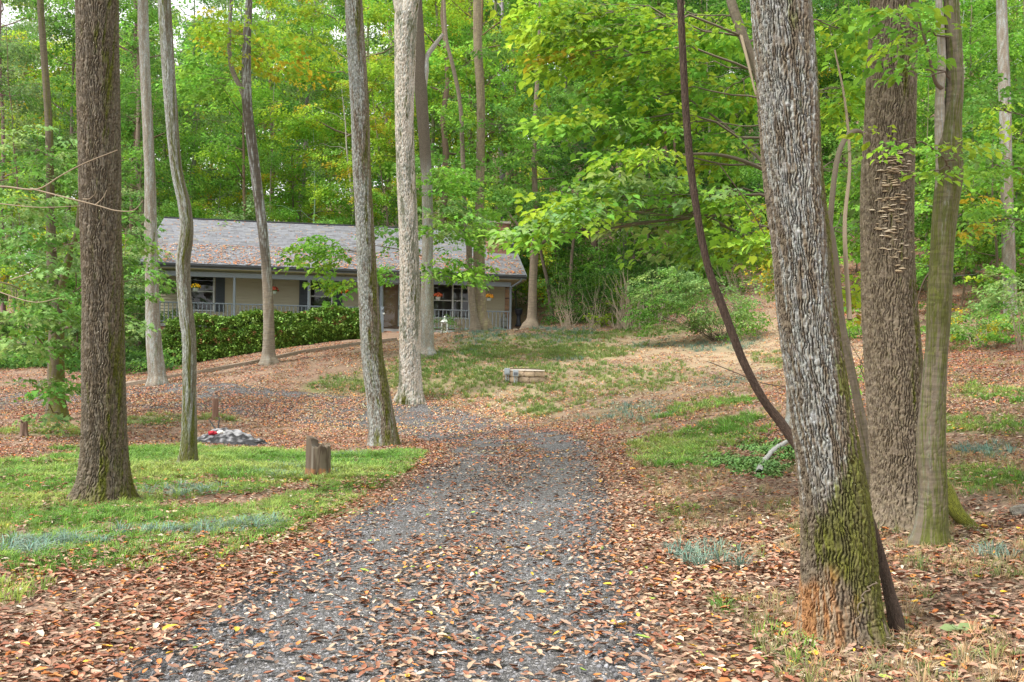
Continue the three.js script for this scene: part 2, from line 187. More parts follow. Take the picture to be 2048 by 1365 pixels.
// colour rules: th = angle (0 = +x/right, pi/2 = towards the viewer), h = height above the base, s = seed
function barkColour(base, opts = {}) {
  return (th, h, s) => {
    const ax = th * (opts.k || 3.2), n = fbm(Math.cos(th) * 2.2 + 9, h * 1.1 + Math.sin(th) * 2.2, s, 4), f = fbm(Math.cos(th) * 14, h * 9 + Math.sin(th) * 14, s + 3, 3), ff = fbm(Math.cos(th) * 40, h * 22 + Math.sin(th) * 40, s + 5, 2);
    let c = base.map((v) => v * (0.8 + 0.4 * n) * (0.8 + 0.4 * ff));
    if (opts.mottle) { const k = smooth(0.44, 0.56, f * 0.7 + ff * 0.3); c = mixc(c, opts.mottle, k * 0.7); }
    if (opts.lichen) { const k = smooth(0.5, 0.62, n * 0.5 + f * 0.5 + opts.lichen * 0.16 + (opts.lichenSide ? 0.14 * Math.cos(th - opts.lichenSide) : 0)); c = mixc(c, mixc(C.lichen, C.blue, ff), k * (0.35 + 0.65 * smooth(0.35, 0.6, ff)) * 0.9); }
    if (opts.moss) { const side = Math.cos(th - (opts.mossSide ?? 0.3)), low = Math.exp(-h / (opts.mossH || 0.7)), n2 = fbm(Math.cos(th) * 3 + 4, h * 1.6 + Math.sin(th) * 3, s + 11, 4); const k = smooth(0.52, 0.66, n2 * 0.55 + f * 0.25 + side * 0.16 * opts.moss + low * 0.22 * opts.moss); c = mixc(c, mixc(C.moss, C.mossbright, ff), k * (0.55 + 0.45 * smooth(0.4, 0.6, f))); }
    if (opts.extra) c = opts.extra(c, th, h, n, f, ff, s);
    return c;
  };
}
// trunk surface through pixel rows [x, y, width] at distance d (or per-row 4th entry); returns {geo, axis points}
function trunkGeo(rows, d, o) {
  const pts = rows.map(([x, y, w, dd]) => { const p = P(x, y, dd ?? d); return { p, r: w / 2 * (dd ?? d) / F }; }).sort((a, b) => a.p.y - b.p.y);
  const b0 = pts[0], under = { p: b0.p.clone().add(V(0, -0.35, 0)), r: b0.r * 1.05 }; pts.unshift(under);
  const last = pts[pts.length - 1], prev = pts[pts.length - 2];
  if (o.top) { const dir = last.p.clone().sub(prev.p).normalize(); dir.x *= 0.6; dir.z *= 0.6; dir.normalize(); const L = Math.max(1, o.top - last.p.y); for (const t of [0.35, 0.7, 1]) pts.push({ p: last.p.clone().addScaledVector(dir, L * t), r: lerp(last.r, last.r * 0.35, t) }); }
  const cv = new THREE.CatmullRomCurve3(pts.map((q) => q.p), false, 'centripetal'), len = cv.getLength(), visLen = Math.min(len, (last.p.y - b0.p.y) * 1.05 + 0.6);
  const steps = Math.max(8, Math.round(visLen / o.step)), rest = Math.max(2, Math.round((len - visLen) / 0.5)), seg = o.seg, ys = pts.map((q) => q.p.y);
  const rAt = (y) => { let i = 1; while (i < ys.length - 1 && ys[i] < y) i++; const t = clamp((y - ys[i - 1]) / Math.max(1e-6, ys[i] - ys[i - 1])); return lerp(pts[i - 1].r, pts[i].r, t); };
  const pos = [], col = [], uv = [], idx = [], R = [], axis = [], A = V(1, 0, 0), B = V(0, 0, 1), bark = BARK[o.bark], rm = b0.r, reps = Math.max(1, Math.round(2 * Math.PI * (prev.r) / (o.tile || 0.62))), vt = 1 / ((o.tile || 0.62) * 2), seed = o.seed || 1;
  const us = []; for (let i = 0; i <= steps; i++) us.push(i / steps * visLen / len); for (let i = 1; i <= rest; i++) us.push(lerp(visLen / len, 1, i / rest));
  const yb = b0.p.y;
  us.forEach((u) => {
    const p = cv.getPointAt(Math.min(1, u)), T = cv.getTangentAt(Math.min(1, u)), r = rAt(p.y), h = Math.max(0, p.y - yb);
    A.set(1, 0, 0).addScaledVector(T, -T.x).normalize(); B.crossVectors(A, T).normalize(); axis.push({ p, r });
    for (let k = 0; k <= seg; k++) {
      const th = k / seg * Math.PI * 2, tu = k / seg * reps, tv = u * len * vt; let rr = r;
      if (o.flare) { const lobes = 0.5 + 0.5 * Math.cos(th * (o.lobes || 4) + seed) * Math.cos(th * 2 + seed * 2.3); rr *= 1 + o.flare * Math.exp(-h / (o.flareH || 0.16)) * (0.35 + lobes); }
      rr *= 1 + 0.07 * (fbm(Math.cos(th) * 1.5 + 3, h * 0.9 + Math.sin(th) * 1.5, seed, 2) - 0.5) * 2;
      if (o.disp) rr += o.disp * (bark.at(tu, tv) - 0.5);
      const c = Math.cos(th) * rr, s = Math.sin(th) * rr; pos.push(p.x + A.x * c + B.x * s, p.y + A.y * c + B.y * s, p.z + A.z * c + B.z * s);
      uv.push(tu, tv); col.push(...o.colour(th, h, seed));
    }
  });
  const w = seg + 1; for (let i = 0; i < us.length - 1; i++) for (let k = 0; k < seg; k++) { const a = i * w + k; idx.push(a, a + w, a + 1, a + 1, a + w, a + w + 1); }
  return { geo: geoFrom(pos, idx, col, uv), axis, base: b0.p.clone() };
}

// ---------------------------------------------------------------- leaves
function leafShape(L, W, lobed, R) {                            // outline points left and right of the midrib, (along, across)
  if (lobed === 2) return [[0, 0], [0.42, 0.46], [1, 0]].map(([a, b]) => [a * L, b * W]);
  if (!lobed) return [[0, 0], [0.3, 0.42], [0.62, 0.46], [1, 0]].map(([a, b]) => [a * L, b * W]);
  return [[0, 0.04], [0.1, 0.4], [0.32, 0.62], [0.36, 0.3], [0.62, 0.48], [0.68, 0.2], [1, 0]].map(([a, b]) => [a * L, b * W]);
}
function addLeaf(out, p, dir, nrm, L, W, lobed, tint, fold, curl, R) {
  const side = V(0, 0, 0).crossVectors(nrm, dir).normalize(), n = V(0, 0, 0).crossVectors(dir, side).normalize(), sh = leafShape(L, W, lobed, R), b = out.pos.length / 3, k = sh.length;
  const put = (a, c) => { const u = a / L, z = Math.abs(c) * fold - curl * L * u * u; out.pos.push(p.x + dir.x * a + side.x * c + n.x * z, p.y + dir.y * a + side.y * c + n.y * z, p.z + dir.z * a + side.z * c + n.z * z); out.col.push(...tint); };
  for (const [a, c] of sh) put(a, 0); for (const [a, c] of sh) put(a, c); for (const [a, c] of sh) put(a, -c);
  for (let i = 0; i < k - 1; i++) { const m = b + i, l = b + k + i, r = b + 2 * k + i; if (i) out.idx.push(m, l, l + 1, m, r + 1, r); if (i < k - 2) out.idx.push(m, l + 1, m + 1, m, m + 1, r + 1); }
}
function sprayGeo({ n = 24, L = 0.16, W = 0.11, size = 1, lobed = false, tilt = 0.6, droop = 0.25, seed = 1, vary = 0.3, thick = 0.1, hue = 0.15 }) {
  const R = rng(seed), out = { pos: [], col: [], idx: [] }, tw = [];
  const subs = 4 + Math.floor(R() * 3), lines = [];
  for (let k = 0; k < subs; k++) { const t0 = k / subs * 0.75, side = k % 2 ? 1 : -1, a = side * (0.5 + R() * 0.5), len = size * (0.75 - 0.45 * t0) * (0.7 + R() * 0.5); lines.push([t0, a, len]); }
  lines.push([0, 0, size]);
  for (let i = 0; i < n; i++) {
    const [t0, a, len] = lines[Math.floor(R() * lines.length)], u = Math.pow(R(), 0.6) * len, x = t0 * size + Math.cos(a) * u, z = Math.sin(a) * u, y = -droop * (x * x + z * z) / size + (R() - 0.5) * thick * size;
    const s = R() < 0.5 ? 1 : -1, la = a + s * (0.5 + R() * 0.7), dir = V(Math.cos(la), -0.15 - R() * 0.55, Math.sin(la)).normalize(), nrm = V((R() - 0.5) * 2 * tilt, 1, (R() - 0.5) * 2 * tilt).normalize(), m = 1 + (R() - 0.5) * 2 * vary, yl = (R() - 0.4) * hue, sc = 0.65 + R() * 0.6;
    addLeaf(out, V(x, y, z), dir, nrm, L * sc, W * sc, lobed, [m * (1 + yl * 1.3), m * (1 + yl * 0.4), m * (1 - yl)], 0.25 + R() * 0.3, R() * 0.3, R);
  }
  return geoFrom(out.pos, out.idx, out.col);
}
const SPRAY = { far: [], mid: [], maple: [], hedge: [], fine: [] };
for (let k = 0; k < 5; k++) {
  SPRAY.far.push(sprayGeo({ n: 40, L: 0.16, W: 0.11, size: 1.1, lobed: 2, seed: 100 + k, tilt: 0.75, thick: 0.28, droop: 0.3, vary: 0.35 }));
  SPRAY.mid.push(sprayGeo({ n: 26, L: 0.16, W: 0.12, size: 0.85, seed: 200 + k, lobed: k % 2 === 0, tilt: 0.6, thick: 0.18, droop: 0.3 }));
  SPRAY.maple.push(sprayGeo({ n: 27, L: 0.095, W: 0.066, size: 0.58, seed: 300 + k, lobed: k === 2, tilt: 0.4, thick: 0.12, droop: 0.3, vary: 0.3, hue: 0.2 }));
  SPRAY.hedge.push(sprayGeo({ n: 32, L: 0.09, W: 0.045, size: 0.26, seed: 400 + k, tilt: 1.0, thick: 0.55, droop: 0.2, vary: 0.35 }));
  SPRAY.fine.push(sprayGeo({ n: 40, L: 0.085, W: 0.045, size: 0.62, seed: 500 + k, tilt: 0.8, thick: 0.2, droop: 0.35 }));
}
const matLeaf = new THREE.MeshPhysicalMaterial({ vertexColors: true, color: 0xffffff, roughness: 1, transmission: 0.5, thickness: 0, side: THREE.DoubleSide, specularIntensity: 0.2 });
const matEver = new THREE.MeshPhysicalMaterial({ vertexColors: true, color: 0xffffff, roughness: 0.5, side: THREE.DoubleSide, specularIntensity: 0.6 });
const LEAFC = { yellowgreen: [0.32, 0.49, 0.045], bright: [0.21, 0.43, 0.055], mid: [0.15, 0.32, 0.055], deep: [0.085, 0.2, 0.05], grey: [0.2, 0.31, 0.11], pale: [0.26, 0.41, 0.13], gold: [0.5, 0.43, 0.04], russet: [0.35, 0.12, 0.04], hedge: [0.15, 0.27, 0.04] };
const M4 = new THREE.Matrix4(), Q = new THREE.Quaternion(), E = new THREE.Euler(), S3 = V(1, 1, 1), COL = new THREE.Color();
// items: {p, yaw, pitch, roll, s, c}
function instanced(parent, name, geo, mat, items, origin, kind = 'stuff') {
  const m = new THREE.InstancedMesh(geo, mat, items.length); m.name = name;
  items.forEach((it, i) => { if (it.q) Q.copy(it.q); else { E.set(it.pitch || 0, it.yaw || 0, it.roll || 0, 'YXZ'); Q.setFromEuler(E); } S3.set(it.sx || it.s, it.s, it.s); M4.compose(origin ? it.p.clone().sub(origin) : it.p, Q, S3); m.setMatrixAt(i, M4); m.setColorAt(i, COL.setRGB(...it.c)); });
  if (kind) m.userData.kind = kind; parent.add(m); return m;
}
function jit(c, R, v = 0.25) { const m = 1 + (R() - 0.5) * 2 * v, y = (R() - 0.5) * 0.3; return [c[0] * m * (1 + y), c[1] * m, c[2] * m * (1 - y * 0.5)]; }
function sprayItem(p, out, R, c, s) { return { p, yaw: Math.atan2(-out.z, out.x) + (R() - 0.5) * 1.4, roll: (R() - 0.4) * 0.7, pitch: (R() - 0.5) * 0.6, s: s * (0.7 + R() * 0.6), c: jit(c, R) }; }

// trees of the forest: trunk, limbs, crown
let treeSeed = 1000;
function forestTree({ base, h, r, crown0 = 0.3, spread = 3.5, n = 260, colour, colour2, mix = 0.25, bark = 'greybrown', lean = [0, 0], label, group, name = 'forest_tree', geo = SPRAY.far, s = 1, limbs = 11, category = 'tree', seg = 8 }) {
  const R = rng(++treeSeed), o = thing(name, label, category, base, group);
  const top = V(lean[0] * h, h, lean[1] * h), pts = [], rad = []; const n0 = 12, wob = r * 1.6;
  for (let i = 0; i <= n0; i++) { const t = i / n0; pts.push(V(top.x * t + (R() - 0.5) * wob * (i ? 1 : 0), -0.25 + (h + 0.25) * t, top.z * t + (R() - 0.5) * wob * (i ? 1 : 0))); rad.push(r * (1 - 0.82 * t) * (i ? 1 : 1.35)); }
  const bc = C[bark], tint = bc.map((v) => v * (0.75 + R() * 0.5)), tg = tube(pts, rad, seg, tint); { const a = tg.attributes.uv; for (let i = 0; i < a.count; i++) a.setXY(i, a.getX(i) * 2, a.getY(i) * 0.8); }
  part(o, 'trunk', tg, barkMat.fine);
  const items = [], lg = [];
  const trunkAt = (t) => { const q = clamp(t) * n0, i = Math.min(n0 - 1, Math.floor(q)); return pts[i].clone().lerp(pts[i + 1], q - i); };
  for (let k = 0; k < limbs; k++) {
    const t = lerp(crown0, 0.97, (k + R() * 0.8) / limbs), a = k * 2.4 + R() * 0.9, p0 = trunkAt(t), prof = Math.sin(Math.PI * clamp((t - crown0 * 0.6) / (1.05 - crown0 * 0.6))) * 0.75 + 0.3, len = spread * prof * (0.75 + R() * 0.5), rise = len * (0.1 + R() * 0.55 * t), dir = V(Math.cos(a), 0, Math.sin(a)), p1 = p0.clone().addScaledVector(dir, len).add(V(0, rise, 0));
    const lp = wiggle(p0, p1, 5, len * 0.14, R, len * 0.06); lg.push(tube(lp, lp.map((_, i) => Math.max(0.012, r * 0.42 * (1 - t * 0.6) * (1 - i / 5.6))), 5, tint));
    const m = Math.round(n / limbs * (0.6 + 0.8 * prof));
    for (let q = 0; q < m; q++) { const u = 0.3 + 0.75 * Math.pow(R(), 0.7), b = p0.clone().lerp(p1, u), w = 0.24 * len * (0.4 + u * 0.6); b.x += (R() + R() - 1) * w * 1.6; b.y += (R() + R() - 1) * w * 1.1; b.z += (R() + R() - 1) * w * 1.6; const out = b.clone().sub(trunkAt(t)); items.push(sprayItem(b, out, R, R() < mix && colour2 ? colour2 : colour, s)); }
  }
  part(o, 'limbs', mergeGeometries(lg), barkMat.fine).userData.kind = 'stuff';
  instanced(o, 'crown', geo[Math.floor(R() * geo.length)], matLeaf, items);
  return o;
}

// ---------------------------------------------------------------- the house
const YAW = 0.17, hdir = V(Math.cos(YAW), 0, -Math.sin(YAW)), hout = V(Math.sin(YAW), 0, Math.cos(YAW));
const RP = P(1021, 664, 41.5); let HL = 10; for (let k = 0; k < 60; k++) { const p = RP.clone().addScaledVector(hdir, -HL); HL += (proj(p)[0] - 291) / F * -p.z * 0.8; }
const HO = RP.clone().addScaledVector(hdir, -HL);
function hp(x, y, w) { const o = V(0, EYE, 0), r = P(x, y, 1).sub(o), t = HO.clone().addScaledVector(hout, w).sub(o).dot(hout) / r.dot(hout), q = o.addScaledVector(r, t).sub(HO); return [q.dot(hdir), q.y]; }
function hworld(u, v, w) { return HO.clone().addScaledVector(hdir, u).addScaledVector(hout, w).add(V(0, v, 0)); }
const house = thing('ranch_house', 'tan sided ranch house with shingle roof and long railed front porch', 'house', HO); house.rotation.y = YAW;
const matSiding = std({ color: rgb(0.44, 0.4, 0.29), roughness: 0.75 }), matTrimBlue = std({ color: rgb(0.2, 0.235, 0.27), roughness: 0.6 }), matShutter = std({ color: rgb(0.06, 0.072, 0.085), roughness: 0.6 }), matGutter = std({ color: rgb(0.035, 0.04, 0.045), roughness: 0.45 }), matWhite = std({ color: rgb(0.62, 0.64, 0.62), roughness: 0.5 }), matTealFrame = std({ color: rgb(0.42, 0.52, 0.53), roughness: 0.5 });
const matPane = new THREE.MeshPhysicalMaterial({ color: 0xffffff, roughness: 0.02, transmission: 1, thickness: 0, ior: 1.5 }), matRoom = std({ color: rgb(0.4, 0.37, 0.32), roughness: 1 }), matCurtain = std({ color: rgb(0.3, 0.3, 0.29), roughness: 1 }), matDeck = std({ color: rgb(0.3, 0.3, 0.3) });
const matBrick = std({ vertexColors: true, roughness: 0.95 }), matMortar = std({ color: rgb(0.42, 0.38, 0.33), roughness: 1 }), matShingle = std({ vertexColors: true, roughness: 0.95 });
const WW = -1.75, EAVE_V = 2.5, EAVE_W = 0.42, BACK = -8.6;
function bricks(x0, x1, y0, y1, z, dir, R, tone = [0.36, 0.16, 0.1]) {   // running bond on a plane: dir 0 faces +z, 1 faces -x, 2 faces +x
  const gs = [], bw = 0.215, bh = 0.074; let row = 0;
  for (let y = y0; y < y1 - 0.03; y += bh, row++) for (let x = x0 - (row % 2) * bw / 2; x < x1 - 0.01; x += bw) { const a = Math.max(x, x0), b = Math.min(x + bw - 0.012, x1); if (b - a < 0.03) continue; const m = 0.7 + R() * 0.65, k = R(), c = k < 0.12 ? [0.3, 0.24, 0.2] : k < 0.2 ? [0.16, 0.09, 0.07] : tone.map((v) => v * m), g = new THREE.BoxGeometry(b - a, bh - 0.012, 0.03 + R() * 0.006); g.deleteAttribute('uv'); if (dir === 0) g.translate((a + b) / 2, y + bh / 2, z); else { g.rotateY(Math.PI / 2); g.translate(z, y + bh / 2, (a + b) / 2); } gs.push(paint(g, c)); }
  return mergeGeometries(gs);
}
{
  const R = rng(55), W = HL, rightEnd = W + 0.62, leftEnd = -0.2;
  // openings on the front wall [u0, v0, u1, v1]
  const op = (x0, y0, x1, y1) => { const [u0, v1] = hp(x0, y0, WW), [u1, v0] = hp(x1, y1, WW); return [u0, Math.max(0.02, v0), u1, v1]; };
  const win1 = op(381, 546, 427, 622), win2 = op(620, 556, 663, 632), win3 = op(866, 567, 937, 638), dr = op(762, 564, 800, 656); dr[1] = 0.06; dr[3] = Math.max(dr[3], 2.05);
  const holes = [win1, win2, win3, dr];
  // lap siding on the front wall, cut round the openings
  const gs = [], lap = 0.13; let strip;
  for (let v = 0; v < 2.62; v += lap) { let segs = [[0, W]]; for (const [a, b, c, d] of holes) if (v + lap > b && v < d) segs = segs.flatMap(([p, q]) => (c <= p || a >= q ? [[p, q]] : [[p, a], [c, q]].filter(([m, n]) => n - m > 0.02))); for (const [p, q] of segs) { strip = new THREE.BoxGeometry(q - p, lap + 0.012, 0.016); strip.rotateX(-0.2); strip.translate((p + q) / 2, v + lap / 2, WW + 0.016); gs.push(strip); } }
  part(house, 'siding', mergeGeometries(gs), matSiding).userData.kind = 'stuff';
  const sheathing = []; for (const [p, q, r, s] of (() => { const out = []; let u = 0; for (const [a, b, c, d] of holes.slice().sort((m, n) => m[0] - n[0])) { out.push([u, 0, a, 2.7]); out.push([a, 0, c, b]); out.push([a, d, c, 2.7]); u = c; } out.push([u, 0, W, 2.7]); return out; })()) if (r - p > 0.01 && s - q > 0.01) sheathing.push(box(r - p, s - q, 0.1, (p + r) / 2, (q + s) / 2, WW - 0.06));
  part(house, 'front_wall', mergeGeometries(sheathing), matSiding);
  part(house, 'side_wall', box(0.12, 2.7, -BACK + WW - 0.3, 0.06, 1.35, (WW + BACK) / 2 - 0.05), matSiding); part(house, 'side_wall', box(0.12, 2.7, -BACK + WW - 0.3, W - 0.06, 1.35, (WW + BACK) / 2 - 0.05), matSiding); part(house, 'back_wall', box(W, 2.7, 0.12, W / 2, 1.35, BACK + 0.2), matSiding);
  part(house, 'room_floor', box(W - 0.3, 0.05, 6.3, W / 2, -0.03, (WW + BACK) / 2), matRoom); part(house, 'room_ceiling', box(W - 0.3, 0.05, 6.3, W / 2, 2.5, (WW + BACK) / 2), matRoom); part(house, 'partition_wall', box(W - 0.3, 2.4, 0.05, W / 2, 1.22, WW - 3.2), matCurtain);
  // gables
  const slope = Math.atan2(2.72, 5.0), ridgeW = EAVE_W - 5.0, ridgeV = EAVE_V + 2.72;
  for (const x of [0.05, W - 0.05]) { const g = geoFrom([x, 2.5, WW, x, 2.5, BACK + 0.2, x, ridgeV - 0.25, ridgeW], [0, 1, 2]); part(house, 'gable', g, matSiding); }
  // roof: deck, courses of shingles, ridge cap
  const roof = part(house, 'roof', (() => { const t = 0.06, RL = rightEnd - leftEnd, a = box(RL, t, 5.0 / Math.cos(slope), 0, 0, 0); a.rotateX(slope); a.translate((leftEnd + rightEnd) / 2, (EAVE_V + ridgeV) / 2 - 0.05, (EAVE_W + ridgeW) / 2); const b = box(RL, t, 5.0 / Math.cos(slope)); b.rotateX(-slope); b.translate((leftEnd + rightEnd) / 2, (EAVE_V + ridgeV) / 2 - 0.05, ridgeW - 2.5); return mergeGeometries([a, b]); })(), matGutter);
  const sg = [], SL = 5.0 / Math.cos(slope), ex = 0.14;
  for (let s = 0; s < SL - 0.05; s += ex) for (let u = leftEnd - R() * 0.3; u < rightEnd; ) { const w = 0.16 + R() * 0.2, a = Math.max(u, leftEnd), b = Math.min(u + w - 0.006, rightEnd); u += w; if (b - a < 0.02) continue; const k = R(), m = 0.8 + 0.4 * R(), c = k < 0.75 ? [0.155 * m, 0.16 * m, 0.178 * m] : k < 0.85 ? [0.18 * m, 0.165 * m, 0.15 * m] : [0.12 * m, 0.12 * m, 0.13 * m]; const g = new THREE.BoxGeometry(b - a, 0.009, ex + 0.015); g.deleteAttribute('uv'); g.rotateX(0.045); g.translate((a + b) / 2, 0.012 + (R() < 0.4 ? 0.005 : 0), SL / 2 - s - ex / 2); sg.push(paint(g, c)); }
  const sh = mergeGeometries(sg); sh.rotateX(slope); sh.translate(0, (EAVE_V + ridgeV) / 2, (EAVE_W + ridgeW) / 2); const shp = part(roof, 'shingles', sh, matShingle); shp.userData.kind = 'stuff';
  const rc = []; for (let u = leftEnd; u < rightEnd - 0.1; u += 0.2) { const g = new THREE.CylinderGeometry(0.13, 0.13, 0.215, 6, 1, true, -0.95, 1.9); g.deleteAttribute('uv'); g.rotateZ(Math.PI / 2); g.rotateX(-Math.PI / 2); g.translate(u + 0.1, ridgeV - 0.055 + R() * 0.006, ridgeW); rc.push(paint(g, [0.07, 0.07, 0.075])); }
  part(roof, 'ridge_cap', box(rightEnd - leftEnd, 0.05, 0.22, (leftEnd + rightEnd) / 2, ridgeV + 0.03, ridgeW - 0.02), matGutter);
  // gutter, fascia, soffit
  const gsh = new THREE.Shape([[0, 0], [0.1, 0], [0.13, 0.06], [0.13, 0.11], [0.115, 0.11], [0.115, 0.06], [0.09, 0.015], [0.012, 0.015], [0.012, 0.11], [0, 0.11]].map(([x, y]) => new THREE.Vector2(x, y))), gg = new THREE.ExtrudeGeometry(gsh, { depth: rightEnd - leftEnd, bevelEnabled: false }); gg.rotateY(-Math.PI / 2); gg.translate(rightEnd, EAVE_V - 0.14, EAVE_W + 0.0);
  part(house, 'gutter', gg, matGutter); part(house, 'fascia', box(rightEnd - leftEnd, 0.16, 0.025, (leftEnd + rightEnd) / 2, EAVE_V - 0.1, EAVE_W - 0.03), matTrimBlue); part(house, 'soffit', box(rightEnd - leftEnd, 0.02, EAVE_W - WW - 0.1, (leftEnd + rightEnd) / 2, EAVE_V - 0.19, (EAVE_W + WW) / 2), matSiding);
  for (const [x0] of [[leftEnd], [rightEnd]]) { const g = box(0.03, 0.16, SL); g.rotateX(slope); g.translate(x0, (EAVE_V + ridgeV) / 2 - 0.08, (EAVE_W + ridgeW) / 2); part(house, 'rake_board', g, matTrimBlue); }
  // porch: deck, beam, posts, rails, balusters
  part(house, 'porch_deck', box(W, 0.12, -WW, W / 2, -0.06, WW / 2), matDeck); part(house, 'porch_beam', box(W, 0.2, 0.12, W / 2, 2.12, -0.08), matTrimBlue);
  const postU = [318, 468, 617, 762, 1021].map((x) => hp(x, 600, -0.08)[0]); postU[0] = 0.1; const pg = bevel(0.1, 2.06, 0.1, 0.01);
  for (const u of postU) { const p = part(house, 'post', pg, matTrimBlue); p.position.set(u, 1.0, -0.08); }
  const railV = hp(560, 611, -0.08)[1], bal = bevel(0.036, railV - 0.12, 0.036, 0.004), runs = [[postU[0], postU[3] - 0.28], [hp(850, 600, -0.08)[0], postU[4]]];
  for (const [a, b] of runs) { part(house, 'top_rail', at(bevel(b - a, 0.05, 0.09, 0.006), (a + b) / 2, railV, -0.08), matTrimBlue); part(house, 'bottom_rail', at(bevel(b - a, 0.045, 0.06, 0.006), (a + b) / 2, 0.1, -0.08), matTrimBlue); for (let u = a + 0.1; u < b - 0.05; u += 0.172) if (!postU.some((q) => Math.abs(q - u) < 0.09)) { const m = part(house, 'baluster', bal, matTrimBlue); m.position.set(u, 0.06 + railV / 2, -0.08); } }
  // windows
  const window_ = ([a, b, c, d], mull, name = 'window') => {
    const f = [], t = 0.06, z = WW + 0.03; f.push(box(c - a + t, t, 0.09, (a + c) / 2, d, z), box(c - a + t, t, 0.11, (a + c) / 2, b, z), box(t, d - b, 0.088, a, (b + d) / 2, z), box(t, d - b, 0.088, c, (b + d) / 2, z)); for (const m of mull) f.push(box(t * 1.1, d - b, 0.086, m, (b + d) / 2, z));
    const w = part(house, name, mergeGeometries(f), matWhite), xs = [a, ...mull, c];
    for (let i = 0; i < xs.length - 1; i++) { const u = (xs[i] + xs[i + 1]) / 2, ww = xs[i + 1] - xs[i] - t, mid = (b + d) / 2 + 0.02; part(w, 'sash_rail', box(ww, 0.04, 0.03, u, mid, WW - 0.005), matWhite); part(w, 'pane', at(new THREE.PlaneGeometry(ww, d - mid - 0.04), u, (mid + d) / 2, WW - 0.01), matPane); part(w, 'pane', at(new THREE.PlaneGeometry(ww, mid - b - 0.04), u, (mid + b) / 2, WW - 0.012), matPane); }
    return w;
  };
  window_(win1, []); window_(win2, []); window_(win3, [hp(905, 600, WW)[0], hp(923, 600, WW)[0]]);
  for (const [a, b, c, d, r] of [[...win1, 1], [...win2, 1]]) for (const u of [a - 0.27, c + 0.27]) { const s = part(house, 'shutter', at(bevel(0.4, d - b + 0.08, 0.035, 0.005), u, (b + d) / 2, WW + 0.045), matShutter); const sl = []; for (let v = b + 0.06; v < d - 0.04; v += 0.07) { const g = box(0.3, 0.05, 0.01, 0, 0, 0); g.rotateX(-0.5); g.translate(u, v, WW + 0.066); sl.push(g); } part(s, 'louvre', mergeGeometries(sl), matShutter).userData.kind = 'stuff'; }
  // door: storm door frame, glass, wooden door behind it
  const [a, b, c, d] = dr, z = WW + 0.03, door = part(house, 'door', mergeGeometries([box(0.09, d - b, 0.06, a + 0.06, (b + d) / 2, z), box(0.09, d - b, 0.06, c - 0.06, (b + d) / 2, z), box(c - a - 0.21, 0.1, 0.06, (a + c) / 2, d - 0.05, z), box(c - a - 0.21, 0.14, 0.06, (a + c) / 2, b + 0.07, z)]), matTealFrame);
  part(door, 'pane', at(new THREE.PlaneGeometry(c - a - 0.2, d - b - 0.24), (a + c) / 2, (b + d) / 2 + 0.02, z), matPane); part(door, 'wooden_leaf', box(c - a - 0.1, d - b, 0.045, (a + c) / 2, (b + d) / 2, z - 0.13), std({ color: rgb(0.2, 0.12, 0.06), roughness: 0.5 })); part(door, 'handle', box(0.02, 0.2, 0.05, c - 0.07, (b + d) / 2 - 0.05, z + 0.05), matGutter);
  part(house, 'door_frame', mergeGeometries([box(0.1, d + 0.1, 0.08, a - 0.04, d / 2 + 0.05, WW + 0.03), box(0.1, d + 0.1, 0.08, c + 0.04, d / 2 + 0.05, WW + 0.03), box(c - a - 0.02, 0.1, 0.08, (a + c) / 2, d + 0.05, WW + 0.03)]), matTrimBlue);
  // foundation, steps, brick corner, chimney
  const lo = -2.9; part(house, 'foundation', box(W - 0.06, -lo - 0.12, 0.3, W / 2, (lo - 0.12) / 2, -0.2), matMortar); part(house, 'foundation_side', box(0.3, -lo - 0.1, -BACK - 0.2, 0.18, (lo - 0.1) / 2, BACK / 2), matMortar);
  part(house, 'foundation_brick', mergeGeometries([bricks(0, W * 0.62, lo, -0.12, -0.045, 0, R), bricks(BACK + 0.2, -0.06, lo, -0.12, 0.02, 1, R), bricks(W * 0.62, W, -1.2, -0.12, -0.045, 0, R)]), matBrick).userData.kind = 'stuff';
  const su0 = hp(768, 660, 0.1)[0], su1 = hp(803, 660, 0.1)[0];
  for (let k = 0; k < 3; k++) { const top = -0.12 - k * 0.18, s = part(house, 'step', box(su1 - su0, 0.9, 0.3, (su0 + su1) / 2, top - 0.45, 0.16 + k * 0.3), matMortar); part(s, 'brick_face', bricks(su0, su1, top - 0.3, top, 0.32 + k * 0.3, 0, R), matBrick).userData.kind = 'stuff'; }
  part(house, 'brick_corner', bricks(hp(1010, 600, WW)[0], hp(1018, 600, WW)[0] + 0.1, 0, 2.3, WW + 0.05, 0, R, [0.4, 0.24, 0.15]), matBrick).userData.kind = 'stuff';
  const cw = -1.9, [c0, c1v] = hp(977, 446, cw), [c1] = hp(1019, 446, cw), cd = 0.95, ch = part(house, 'chimney', box(c1 - c0 - 0.04, c1v - 1.0, cd - 0.04, (c0 + c1) / 2, (c1v + 1.0) / 2, cw - cd / 2), matMortar);
  part(ch, 'chimney_brick', mergeGeometries([bricks(c0, c1, 2.4, c1v, cw, 0, R, [0.3, 0.15, 0.11]), bricks(cw - cd, cw, 2.4, c1v, c0, 1, R, [0.3, 0.15, 0.11]), bricks(cw - cd, cw, 2.4, c1v, c1, 2, R, [0.3, 0.15, 0.11])]), matBrick).userData.kind = 'stuff';
